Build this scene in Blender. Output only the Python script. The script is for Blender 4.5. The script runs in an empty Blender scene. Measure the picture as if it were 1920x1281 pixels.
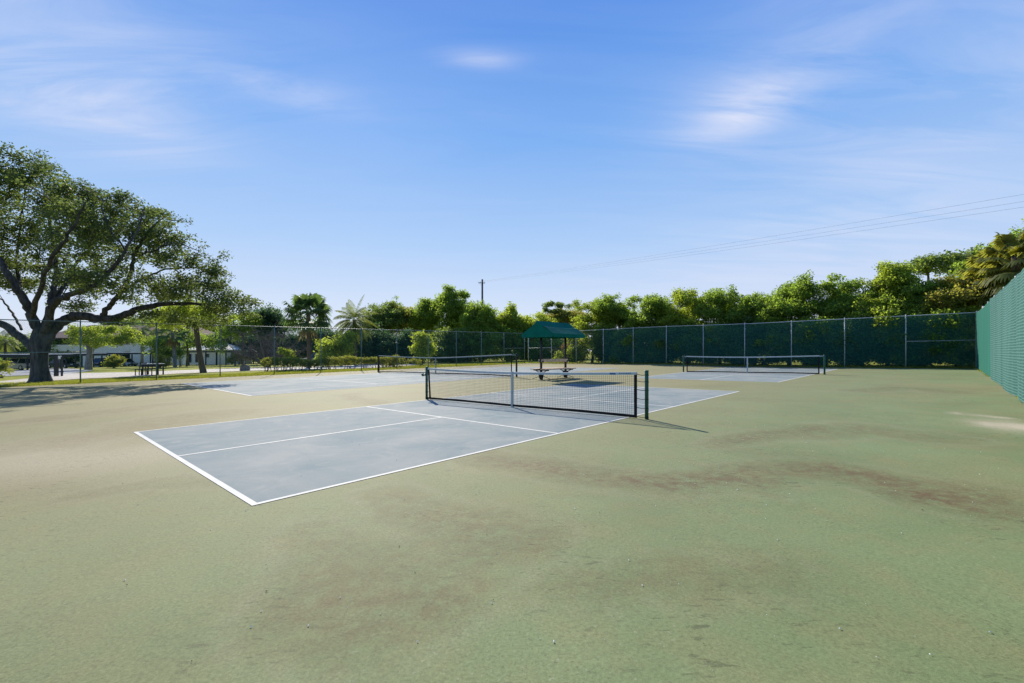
import bpy, math, random
import numpy as np
from mathutils import Vector, Matrix

# ------------------------------------------------------------------ camera, sky, sun, exposure
scn = bpy.context.scene
COL = scn.collection
rad = math.radians
FPX, CX, Y0, H = 858.3, 960.0, 659.5, 1.3355        # focal length in 1920-px units, level line, eye height

cam_d = bpy.data.cameras.new("camera")
cam = bpy.data.objects.new("camera", cam_d)
COL.objects.link(cam)
cam.location = (0, 0, H)
cam.rotation_euler = (rad(90), 0, 0)
cam_d.sensor_width = 36
cam_d.lens = 36 * FPX / 1920
cam_d.shift_x = 0.0
cam_d.shift_y = (Y0 - 640.5) / 1920
cam_d.clip_start = 0.05
cam_d.clip_end = 3000
scn.camera = cam

SUN_AZ, SUN_EL = rad(-20.0), rad(31.0)               # azimuth from +Y towards +X
sd = Vector((math.sin(SUN_AZ) * math.cos(SUN_EL), math.cos(SUN_AZ) * math.cos(SUN_EL), math.sin(SUN_EL)))
sun_d = bpy.data.lights.new("sun", 'SUN')
sun_d.energy = 5.0
sun_d.angle = rad(0.55)
sun_d.color = (1.0, 0.93, 0.80)
sun = bpy.data.objects.new("sun", sun_d)
COL.objects.link(sun)
sun.rotation_euler = sd.to_track_quat('Z', 'Y').to_euler()
sun.location = (-20, 40, 40)

scn.view_settings.view_transform = 'Standard'
scn.view_settings.look = 'None'
scn.view_settings.exposure = 0.40
scn.view_settings.gamma = 1.0
scn.cycles.max_bounces = 10
scn.cycles.diffuse_bounces = 6
scn.cycles.transparent_max_bounces = 8


def build_world():
    w = bpy.data.worlds.new("World")
    scn.world = w
    w.use_nodes = True
    nt = w.node_tree
    N, L = nt.nodes, nt.links
    bg = N['Background']

    def math_node(op, a, b=None, clamp=False):
        n = N.new('ShaderNodeMath')
        n.operation = op
        n.use_clamp = clamp
        for i, v in enumerate((a, b)):
            if v is None:
                continue
            if isinstance(v, (int, float)):
                n.inputs[i].default_value = v
            else:
                L.new(v, n.inputs[i])
        return n.outputs[0]

    tc = N.new('ShaderNodeTexCoord')
    sep = N.new('ShaderNodeSeparateXYZ')
    L.new(tc.outputs['Generated'], sep.inputs[0])
    x, y, z = sep.outputs
    az = math_node('ARCTAN2', x, y)
    el = math_node('ARCSINE', z)
    # clear-sky colour by height above the horizon
    ramp = N.new('ShaderNodeValToRGB')
    L.new(math_node('DIVIDE', el, rad(60), True), ramp.inputs[0])
    cr = ramp.color_ramp
    stops = [(0.0, (0.76, 0.83, 0.96)), (0.08, (0.66, 0.77, 0.97)), (0.22, (0.42, 0.63, 0.97)),
             (0.42, (0.200, 0.445, 0.93)), (0.62, (0.100, 0.300, 0.84)), (1.0, (0.05, 0.18, 0.62))]
    cr.elements[0].position, cr.elements[0].color = stops[0][0], (*stops[0][1], 1)
    cr.elements[1].position, cr.elements[1].color = stops[1][0], (*stops[1][1], 1)
    for p, c in stops[2:]:
        e = cr.elements.new(p)
        e.color = (*c, 1)
    sky = N.new('ShaderNodeTexSky')
    sky.sky_type = 'NISHITA'
    sky.sun_disc = False
    sky.sun_elevation = SUN_EL
    sky.sun_rotation = SUN_AZ % (2 * math.pi)
    sky.air_density = 1.0
    sky.dust_density = 0.3
    skys = N.new('ShaderNodeMix')
    skys.data_type = 'RGBA'
    skys.blend_type = 'MULTIPLY'
    skys.inputs['Factor'].default_value = 1
    L.new(sky.outputs[0], skys.inputs['A'])
    skys.inputs['B'].default_value = (0.07, 0.07, 0.07, 1)
    mx = N.new('ShaderNodeMix')
    mx.data_type = 'RGBA'
    mx.inputs['Factor'].default_value = 0.10
    L.new(ramp.outputs[0], mx.inputs['A'])
    L.new(skys.outputs['Result'], mx.inputs['B'])
    # thin cirrus: streaky noise in directions, gathered in a few soft patches
    comb = N.new('ShaderNodeCombineXYZ')
    hz = math_node('ADD', z, 0.12)
    L.new(math_node('DIVIDE', x, hz), comb.inputs[0])
    L.new(math_node('DIVIDE', y, hz), comb.inputs[1])
    mp = N.new('ShaderNodeMapping')
    mp.inputs['Rotation'].default_value = (0, 0, rad(12))
    mp.inputs['Scale'].default_value = (0.8, 3.4, 1)
    L.new(comb.outputs[0], mp.inputs[0])
    n1 = N.new('ShaderNodeTexNoise')
    n1.inputs['Scale'].default_value = 1.15
    n1.inputs['Detail'].default_value = 10
    n1.inputs['Roughness'].default_value = 0.60
    n1.inputs['Distortion'].default_value = 1.1
    L.new(mp.outputs[0], n1.inputs['Vector'])
    nz = n1.outputs['Fac']
    nsm = math_node('MULTIPLY_ADD', nz, 3.0, True)
    nsm.node.inputs[2].default_value = -1.05
    total = None
    # (azimuth deg, elevation deg, half-width deg, half-height deg, tilt deg, strength)
    patches = [(-44, 21.0, 8, 2.6, 3, .62), (-42, 24.5, 9, 5, 0, .30), (-25.5, 27.0, 6.5, 1.5, 0, .42), (-4.0, 32.6, 4.5, .9, 0, .38),
               (26.0, 24.4, 5.5, 2.0, -4, .40), (29, 26.5, 9, 3, -12, .26), (33, 29, 14, 6, -12, .22), (43, 20, 14, 7, -14, .30), (30, 9, 24, 5, -8, .28),
               (-44, 34, 14, 8, 0, .22), (0, 4.5, 40, 4, 0, .10)]
    for a0, e0, sa, se, tilt, st in patches:
        da = math_node('SUBTRACT', az, rad(a0))
        de = math_node('SUBTRACT', el, rad(e0))
        de2 = math_node('MULTIPLY_ADD', da, math.tan(rad(tilt)))
        L.new(de, de2.node.inputs[2])
        u = math_node('DIVIDE', da, rad(sa))
        v = math_node('DIVIDE', de2, rad(se))
        r2 = math_node('ADD', math_node('MULTIPLY', u, u), math_node('MULTIPLY', v, v))
        g = math_node('MULTIPLY', math_node('EXPONENT', math_node('MULTIPLY', r2, -1.0)), st)
        total = g if total is None else math_node('ADD', total, g)
    base_streak = math_node('MULTIPLY', nsm, 0.06)
    soft = math_node('MULTIPLY_ADD', nsm, 1.15)
    soft.node.inputs[2].default_value = 0.22
    cl = math_node('ADD', math_node('MULTIPLY', total, soft), base_streak, True)
    mc = N.new('ShaderNodeMix')
    mc.data_type = 'RGBA'
    L.new(cl, mc.inputs['Factor'])
    L.new(mx.outputs['Result'], mc.inputs['A'])
    mc.inputs['B'].default_value = (0.72, 0.77, 0.95, 1)
    L.new(mc.outputs['Result'], bg.inputs['Color'])
    bg.inputs['Strength'].default_value = 0.765


build_world()

# ------------------------------------------------------------------ ground shape and photo geometry
D = np.array([0.684, 0.729])          # direction of the court length (right and away)
WD = np.array([-0.729, 0.684])        # direction of the court width (left and away)
SL = 0.0166


def pq(p, q):
    return p * D[0] + q * WD[0], p * D[1] + q * WD[1]


def gz(X, Y):
    """height of the gently sloping ground"""
    q = X * WD[0] + Y * WD[1]
    t = np.clip((q - 9.0) / 9.0, 0, 1)
    t = t * t * (3 - 2 * t)
    return SL * np.clip(X, -150, 150) + 0.12 * t - 0.003 * np.clip(q - 31, 0, 120)


def G(px, py):
    """where the sight line through a photo pixel meets the ground"""
    a = (px - CX) / FPX
    b = (py - Y0) / FPX
    Y = 20.0
    ys = np.concatenate([np.linspace(1, 60, 1200), np.linspace(60, 320, 2000)])
    d = (H - b * ys) - gz(a * ys, ys)
    i = np.argmax(d < 0)
    if d[i] >= 0:
        Y = 320.0
    else:
        Y = ys[i - 1] + (ys[i] - ys[i - 1]) * d[i - 1] / (d[i - 1] - d[i])
    return float(a * Y), float(Y)


def P(px, py, Y):
    """point at depth Y seen at a photo pixel"""
    return np.array([(px - CX) / FPX * Y, Y, H - (py - Y0) / FPX * Y])


def dlt(pts):
    uv = np.array([p[:2] for p in pts], float)
    xy = np.array([p[2:4] for p in pts], float)
    wt = [p[4] if len(p) > 4 else 1 for p in pts]
    mu, su, mx_, sx = uv.mean(0), uv.std(), xy.mean(0), xy.std()
    A = []
    for (u, v), (x, y), w in zip((uv - mu) / su, (xy - mx_) / sx, wt):
        A += [[w * k for k in (u, v, 1, 0, 0, 0, -x * u, -x * v, -x)], [w * k for k in (0, 0, 0, u, v, 1, -y * u, -y * v, -y)]]
    Hm = np.linalg.svd(np.array(A))[2][-1].reshape(3, 3)
    T1 = np.array([[1 / su, 0, -mu[0] / su], [0, 1 / su, -mu[1] / su], [0, 0, 1]])
    T2 = np.array([[sx, 0, mx_[0]], [0, sx, mx_[1]], [0, 0, 1]])
    return T2 @ Hm @ T1


CW, CL, NV = 6.096, 13.41, 2.134
H1 = dlt([(0, 0, 249.5, 810, 3), (CW, 0, 471.8, 950.5, 3), (0, CL / 2 - NV, 687.6, 763.7, 2), (CW / 2, CL / 2 - NV, 826.7, 783.3),
          (CW, CL / 2 - NV, 1052.8, 812.3, 2), (CW / 2, 0, 331, 854.4), (CW, CL, 1387.6, 734.3, 3), (CW / 2, CL / 2 + NV, 1067.6, 748.3), (CW, CL / 2 + NV, 1261.8, 763)])
H2 = dlt([(CW, 0, 1464.3, 716.7), (0, 0, 1186, 708.8), (CW / 2, 0, 1311.6, 713), (CW / 2, CL / 2 - NV, 1375.7, 703.3), (CW, CL, 1572.5, 692.2),
          (0, CL, 1364, 689), (CW / 2, CL, 1461, 690.5), (CW, CL / 2 - NV, 1502.5, 706.9)])
H3 = dlt([(10.97, 0, 468.7, 742.5), (0, 0, 339, 721.5), (9.6, 5.485, 708, 720.4), (10.97, 23.77, 1165, 691.5), (11.88, 11.885, 968, 707),
          (-.914, 11.885, 709, 698), (1.37, 5.485, 560, 708.4)])


def uvg(Hm, u, v):
    w = Hm @ np.array([u, v, 1.0])
    return G(w[0] / w[2], w[1] / w[2])


# ------------------------------------------------------------------ mesh helpers
def link_mesh(name, verts, faces, mats, parent=None, smooth=False, face_mats=None):
    me = bpy.data.meshes.new(name)
    me.from_pydata([tuple(v) for v in verts], [], [tuple(f) for f in faces])
    for m in (mats if isinstance(mats, (list, tuple)) else [mats]):
        me.materials.append(m)
    if face_mats is not None:
        me.polygons.foreach_set('material_index', face_mats)
    if smooth:
        me.polygons.foreach_set('use_smooth', [True] * len(me.polygons))
    me.update()
    o = bpy.data.objects.new(name, me)
    COL.objects.link(o)
    if parent is not None:
        o.parent = parent
    return o


def quads_mesh(name, V, mats, parent=None, face_mats=None):
    """fast mesh from an (n,4,3) array of separate quads"""
    n = len(V)
    me = bpy.data.meshes.new(name)
    me.vertices.add(n * 4)
    me.vertices.foreach_set('co', V.reshape(-1).astype(np.float32))
    me.loops.add(n * 4)
    me.loops.foreach_set('vertex_index', np.arange(n * 4, dtype=np.int32))
    me.polygons.add(n)
    me.polygons.foreach_set('loop_start', np.arange(0, n * 4, 4, dtype=np.int32))
    for m in (mats if isinstance(mats, (list, tuple)) else [mats]):
        me.materials.append(m)
    if face_mats is not None:
        me.polygons.foreach_set('material_index', np.asarray(face_mats, dtype=np.int32))
    me.update()
    me.validate()
    o = bpy.data.objects.new(name, me)
    COL.objects.link(o)
    if parent is not None:
        o.parent = parent
    return o


class MB:
    """collects boxes, bars and tubes into one mesh"""

    def __init__(self):
        self.v, self.f, self.m = [], [], []
        self.mat = 0

    def add(self, verts, faces):
        b = len(self.v)
        self.v += [tuple(float(c) for c in p) for p in verts]
        self.f += [tuple(i + b for i in fc) for fc in faces]
        self.m += [self.mat] * len(faces)

    def box(self, c, size, ax=None, bevel=0.0):
        """box centred at c; ax = 3x3 rows of unit axes"""
        c = np.array(c, float)
        A = np.eye(3) if ax is None else np.array(ax, float)
        hx, hy, hz_ = [s / 2 for s in size]
        if bevel <= 0:
            pts = [c + sx * hx * A[0] + sy * hy * A[1] + sz * hz_ * A[2] for sz in (-1, 1) for sx, sy in ((-1, -1), (1, -1), (1, 1), (-1, 1))]
            self.add(pts, [(3, 2, 1, 0), (4, 5, 6, 7), (0, 1, 5, 4), (1, 2, 6, 5), (2, 3, 7, 6), (3, 0, 4, 7)])
            return
        b = bevel
        prof = [(-hx + b, -hy), (hx - b, -hy), (hx, -hy + b), (hx, hy - b), (hx - b, hy), (-hx + b, hy), (-hx, hy - b), (-hx, -hy + b)]
        rings = []
        for z_, s in ((-hz_, 1), (-hz_ + b, 0), (hz_ - b, 0), (hz_, 1)):
            for px_, py_ in prof:
                qx = px_ - s * b * np.sign(px_) if s else px_
                qy = py_ - s * b * np.sign(py_) if s else py_
                rings.append(c + qx * A[0] + qy * A[1] + z_ * A[2])
        faces = [tuple(range(7, -1, -1)), tuple(range(24, 32))]
        for r in range(3):
            for i in range(8):
                j = (i + 1) % 8
                faces.append((r * 8 + i, r * 8 + j, r * 8 + 8 + j, r * 8 + 8 + i))
        self.add(rings, faces)

    def tube(self, pts, radii, n=8, caps=True):
        pts = [np.array(p, float) for p in pts]
        if isinstance(radii, (int, float)):
            radii = [radii] * len(pts)
        up = np.array([0, 0, 1.0])
        rings = []
        prev = None
        for i, p in enumerate(pts):
            t = pts[min(i + 1, len(pts) - 1)] - pts[max(i - 1, 0)]
            t = t / (np.linalg.norm(t) + 1e-9)
            if prev is None:
                a = np.cross(t, up)
                if np.linalg.norm(a) < 1e-3:
                    a = np.array([1.0, 0, 0])
            else:
                a = prev - t * np.dot(prev, t)
            a = a / (np.linalg.norm(a) + 1e-9)
            prev = a
            b = np.cross(t, a)
            rings += [p + radii[i] * (math.cos(k * 2 * math.pi / n) * a + math.sin(k * 2 * math.pi / n) * b) for k in range(n)]
        faces = []
        for r in range(len(pts) - 1):
            for k in range(n):
                j = (k + 1) % n
                faces.append((r * n + k, r * n + j, (r + 1) * n + j, (r + 1) * n + k))
        if caps:
            faces.append(tuple(range(n - 1, -1, -1)))
            faces.append(tuple(range((len(pts) - 1) * n, len(pts) * n)))
        self.add(rings, faces)

    def bar(self, a, b, w, h=None):
        """square bar from a to b"""
        a, b = np.array(a, float), np.array(b, float)
        h = h or w
        t = b - a
        ln = np.linalg.norm(t)
        t = t / ln
        s = np.cross(t, (0, 0, 1.0))
        if np.linalg.norm(s) < 1e-3:
            s = np.array([1.0, 0, 0])
        s /= np.linalg.norm(s)
        self.box((a + b) / 2, (ln, w, h), (t, s, np.cross(s, t)))

    def prism(self, poly, off):
        """closed prism: polygon points (3d) and the same polygon moved by off"""
        n = len(poly)
        poly = [np.array(p, float) for p in poly]
        off = np.array(off, float)
        self.add(poly + [p + off for p in poly],
                 [tuple(range(n - 1, -1, -1)), tuple(range(n, 2 * n))] + [(i, (i + 1) % n, n + (i + 1) % n, n + i) for i in range(n)])

    def build(self, name, mats, parent=None, smooth=False):
        return link_mesh(name, self.v, self.f, mats, parent, smooth, self.m)


def tag(o, label=None, cat=None, group=None, kind=None):
    if label:
        o['label'] = label
    if cat:
        o['category'] = cat
    if group:
        o['group'] = group
    if kind:
        o['kind'] = kind
    return o


def empty(name, loc, rz=0.0):
    o = bpy.data.objects.new(name, None)
    COL.objects.link(o)
    o.location = loc
    o.rotation_euler = (0, 0, rz)
    return o


def settle(root, *parts):
    """keep parts where they stand while they hang under root"""
    for c in list(root.children):
        c.matrix_parent_inverse = Matrix.Translation(-Vector(root.location))


# ------------------------------------------------------------------ materials
def new_mat(name):
    m = bpy.data.materials.new(name)
    m.use_nodes = True
    nt = m.node_tree
    return m, nt.nodes, nt.links, nt.nodes['Principled BSDF']


def paint(name, col, rough=0.6, spec=0.3, metal=0.0, var=0.15, scale=6.0, bump=0.0, bscale=40.0):
    """painted / weathered material with mild procedural variation"""
    m, N, L, b = new_mat(name)
    tc = N.new('ShaderNodeTexCoord')
    nz = N.new('ShaderNodeTexNoise')
    nz.inputs['Scale'].default_value = scale
    nz.inputs['Detail'].default_value = 6
    L.new(tc.outputs['Object'], nz.inputs['Vector'])
    r = N.new('ShaderNodeValToRGB')
    r.color_ramp.elements[0].position = 0.3
    r.color_ramp.elements[1].position = 0.7
    r.color_ramp.elements[0].color = (*[c * (1 - var) for c in col], 1)
    r.color_ramp.elements[1].color = (*[min(1, c * (1 + var)) for c in col], 1)
    L.new(nz.outputs['Fac'], r.inputs[0])
    L.new(r.outputs[0], b.inputs['Base Color'])
    b.inputs['Roughness'].default_value = rough
    b.inputs['Specular IOR Level'].default_value = spec
    b.inputs['Metallic'].default_value = metal
    if bump:
        n2 = N.new('ShaderNodeTexNoise')
        n2.inputs['Scale'].default_value = bscale
        n2.inputs['Detail'].default_value = 4
        L.new(tc.outputs['Object'], n2.inputs['Vector'])
        bp = N.new('ShaderNodeBump')
        bp.inputs['Strength'].default_value = bump
        bp.inputs['Distance'].default_value = 0.02
        L.new(n2.outputs['Fac'], bp.inputs['Height'])
        L.new(bp.outputs[0], b.inputs['Normal'])
    return m


def leaf_mat(name, c1, c2, trans, tfac=0.5, patch=0.35):
    """leaf: each leaf its own shade, lets light through; larger clumps drift in tone"""
    m, N, L, b = new_mat(name)
    N.remove(b)
    out = N['Material Output']
    geo = N.new('ShaderNodeNewGeometry')
    tc = N.new('ShaderNodeTexCoord')
    nz = N.new('ShaderNodeTexNoise')
    nz.inputs['Scale'].default_value = patch
    nz.inputs['Detail'].default_value = 2
    L.new(tc.outputs['Object'], nz.inputs['Vector'])
    ad = N.new('ShaderNodeMath')
    ad.operation = 'MULTIPLY_ADD'
    L.new(nz.outputs['Fac'], ad.inputs[0])
    ad.inputs[1].default_value = 1.6
    ad.inputs[2].default_value = -0.8
    a2 = N.new('ShaderNodeMath')
    a2.operation = 'ADD'
    a2.use_clamp = True
    L.new(ad.outputs[0], a2.inputs[0])
    L.new(geo.outputs['Random Per Island'], a2.inputs[1])
    mix = N.new('ShaderNodeMix')
    mix.data_type = 'RGBA'
    L.new(a2.outputs[0], mix.inputs['Factor'])
    mix.inputs['A'].default_value = (*c1, 1)
    mix.inputs['B'].default_value = (*c2, 1)
    df = N.new('ShaderNodeBsdfPrincipled')
    df.inputs['Roughness'].default_value = 0.6
    df.inputs['Specular IOR Level'].default_value = 0.18
    L.new(mix.outputs['Result'], df.inputs['Base Color'])
    tr = N.new('ShaderNodeBsdfTranslucent')
    mt = N.new('ShaderNodeMix')
    mt.data_type = 'RGBA'
    mt.blend_type = 'MULTIPLY'
    mt.inputs['Factor'].default_value = 0.0
    tm = N.new('ShaderNodeMix')
    tm.data_type = 'RGBA'
    L.new(geo.outputs['Random Per Island'], tm.inputs['Factor'])
    tm.inputs['A'].default_value = (*[c * 0.6 for c in trans], 1)
    tm.inputs['B'].default_value = (*trans, 1)
    L.new(tm.outputs['Result'], tr.inputs['Color'])
    ms = N.new('ShaderNodeMixShader')
    ms.inputs[0].default_value = tfac
    L.new(df.outputs[0], ms.inputs[1])
    L.new(tr.outputs[0], ms.inputs[2])
    L.new(ms.outputs[0], out.inputs['Surface'])
    return m


def bark(name, c1, c2, scale=9.0):
    m, N, L, b = new_mat(name)
    tc = N.new('ShaderNodeTexCoord')
    mp = N.new('ShaderNodeMapping')
    mp.inputs['Scale'].default_value = (1, 1, 0.25)
    L.new(tc.outputs['Object'], mp.inputs[0])
    nz = N.new('ShaderNodeTexNoise')
    nz.inputs['Scale'].default_value = scale
    nz.inputs['Detail'].default_value = 8
    nz.inputs['Roughness'].default_value = 0.65
    L.new(mp.outputs[0], nz.inputs['Vector'])
    r = N.new('ShaderNodeValToRGB')
    r.color_ramp.elements[0].position = 0.35
    r.color_ramp.elements[1].position = 0.68
    r.color_ramp.elements[0].color = (*c1, 1)
    r.color_ramp.elements[1].color = (*c2, 1)
    L.new(nz.outputs['Fac'], r.inputs[0])
    L.new(r.outputs[0], b.inputs['Base Color'])
    b.inputs['Roughness'].default_value = 0.9
    b.inputs['Specular IOR Level'].default_value = 0.15
    bp = N.new('ShaderNodeBump')
    bp.inputs['Strength'].default_value = 0.9
    bp.inputs['Distance'].default_value = 0.05
    L.new(nz.outputs['Fac'], bp.inputs['Height'])
    L.new(bp.outputs[0], b.inputs['Normal'])
    return m


M = {}
M['oak_leaf'] = leaf_mat('oak_leaf', (0.036, 0.066, 0.026), (0.095, 0.130, 0.045), (0.25, 0.33, 0.06), 0.42, 0.25)
M['bright_leaf'] = leaf_mat('bright_leaf', (0.085, 0.135, 0.024), (0.18, 0.23, 0.038), (0.64, 0.78, 0.07), 0.55, 0.3)
M['mid_leaf'] = leaf_mat('mid_leaf', (0.060, 0.110, 0.024), (0.14, 0.195, 0.034), (0.48, 0.68, 0.07), 0.54, 0.35)
M['dark_leaf'] = leaf_mat('dark_leaf', (0.038, 0.078, 0.030), (0.085, 0.14, 0.042), (0.38, 0.52, 0.08), 0.48, 0.4)
M['olive_leaf'] = leaf_mat('olive_leaf', (0.085, 0.105, 0.03), (0.17, 0.18, 0.045), (0.66, 0.63, 0.09), 0.52, 0.4)
M['shade_leaf'] = leaf_mat('shade_leaf', (0.024, 0.060, 0.038), (0.058, 0.105, 0.055), (0.16, 0.30, 0.09), 0.40, 0.4)
M['dry_leaf'] = leaf_mat('dry_leaf', (0.14, 0.10, 0.045), (0.27, 0.19, 0.08), (0.50, 0.32, 0.09), 0.4, 0.5)
M['hedge_leaf'] = leaf_mat('hedge_leaf', (0.07, 0.105, 0.024), (0.17, 0.19, 0.038), (0.58, 0.60, 0.07), 0.5, 0.8)
M['palm_leaf'] = leaf_mat('palm_leaf', (0.032, 0.072, 0.034), (0.075, 0.125, 0.045), (0.24, 0.38, 0.08), 0.42, 0.5)
M['gold_palm'] = leaf_mat('gold_palm', (0.05, 0.085, 0.025), (0.11, 0.14, 0.04), (0.36, 0.42, 0.07), 0.46, 0.5)
M['palmetto'] = leaf_mat('palmetto', (0.07, 0.10, 0.03), (0.16, 0.17, 0.045), (0.56, 0.56, 0.07), 0.45, 0.6)
M['oak_bark'] = bark('oak_bark', (0.024, 0.023, 0.023), (0.105, 0.100, 0.092), 7)
M['brown_bark'] = bark('brown_bark', (0.06, 0.045, 0.03), (0.17, 0.13, 0.09), 8)
M['grey_bark'] = bark('grey_bark', (0.12, 0.115, 0.11), (0.30, 0.29, 0.27), 8)
M['twig'] = bark('twig', (0.10, 0.08, 0.07), (0.25, 0.21, 0.18), 6)
M['galv'] = paint('galvanised_steel', (0.58, 0.59, 0.57), 0.55, 0.4, 0.1, 0.12, 14)
M['green_steel'] = paint('green_coated_steel', (0.10, 0.165, 0.155), 0.5, 0.4, 0.0, 0.25, 9)
M['green_wire'] = paint('green_coated_wire', (0.025, 0.10, 0.085), 0.55, 0.35, 0.0, 0.1, 3)
M['bright_wire'] = paint('bright_wire', (0.075, 0.200, 0.180), 0.9, 0.05, 0.0, 0.12, 3)
M['net_green'] = paint('net_post_green', (0.012, 0.085, 0.062), 0.4, 0.45, 0.0, 0.2, 10)
M['black_steel'] = paint('black_steel', (0.012, 0.017, 0.018), 0.5, 0.4, 0.0, 0.2, 10)
M['net_cord'] = paint('net_cord', (0.012, 0.013, 0.014), 0.85, 0.1, 0.0, 0.2, 20)
M['net_tape'] = paint('net_tape', (0.016, 0.016, 0.016), 0.8, 0.15, 0.0, 0.3, 8)
M['white_tape'] = paint('white_net_tape', (0.42, 0.47, 0.47), 0.75, 0.2, 0.0, 0.10, 5)
M['grey_tape'] = paint('grey_net_tape', (0.24, 0.29, 0.29), 0.8, 0.2, 0.0, 0.12, 5)
M['blue_mark'] = paint('blue_print', (0.05, 0.14, 0.26), 0.6, 0.3)
M['canopy'] = paint('green_canvas', (0.004, 0.125, 0.086), 0.85, 0.08, 0.0, 0.16, 2.5, 0.15, 6)
M['wood'] = paint('bench_wood', (0.62, 0.44, 0.30), 0.7, 0.25, 0.0, 0.22, 7)
M['concrete'] = paint('concrete', (0.56, 0.50, 0.42), 0.85, 0.2, 0.0, 0.10, 0.35)
M['asphalt'] = paint('lot_asphalt', (0.30, 0.30, 0.30), 0.85, 0.25, 0.0, 0.12, 0.3)
M['stucco'] = paint('cream_stucco', (0.80, 0.76, 0.62), 0.9, 0.15, 0.0, 0.06, 0.5)
M['beige'] = paint('beige_stucco', (0.55, 0.44, 0.29), 0.9, 0.15, 0.0, 0.06, 0.5)
M['roof'] = paint('brown_shingle', (0.25, 0.17, 0.125), 0.9, 0.15, 0.0, 0.2, 2.5, 0.3, 20)
M['fascia'] = paint('brown_fascia', (0.09, 0.05, 0.035), 0.7, 0.2)
M['white_metal'] = paint('pale_roof_edge', (0.60, 0.62, 0.64), 0.6, 0.35)
M['dark_trim'] = paint('dark_trim', (0.03, 0.03, 0.032), 0.7, 0.3)
M['pole_wood'] = bark('pole_wood', (0.07, 0.055, 0.045), (0.16, 0.13, 0.11), 5)
M['cable'] = paint('cable', (0.12, 0.12, 0.14), 0.6, 0.3)
M['rock'] = paint('grey_rock', (0.17, 0.16, 0.15), 0.9, 0.2, 0.0, 0.4, 2.5, 0.8, 6)
M['white_paint'] = paint('white_paint', (0.78, 0.78, 0.76), 0.6, 0.3)
M['tyre'] = paint('tyre_rubber', (0.02, 0.02, 0.02), 0.85, 0.2)
M['rim'] = paint('wheel_rim', (0.5, 0.5, 0.52), 0.35, 0.5, 0.7)
M['tail'] = paint('tail_lamp_red', (0.35, 0.02, 0.02), 0.3, 0.5)
M['lamp'] = paint('headlamp_clear', (0.7, 0.72, 0.75), 0.2, 0.6)
M['globe'] = paint('white_globe', (0.85, 0.85, 0.82), 0.4, 0.4)


def glass_mat():
    m, N, L, b = new_mat('dark_window')
    b.inputs['Base Color'].default_value = (0.02, 0.028, 0.035, 1)
    b.inputs['Roughness'].default_value = 0.08
    b.inputs['Specular IOR Level'].default_value = 0.6
    return m


M['glass'] = glass_mat()


def car_paint(name, col, metal=0.3):
    m, N, L, b = new_mat(name)
    b.inputs['Base Color'].default_value = (*col, 1)
    b.inputs['Metallic'].default_value = metal
    b.inputs['Roughness'].default_value = 0.32
    b.inputs['Coat Weight'].default_value = 0.6
    return m


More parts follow.
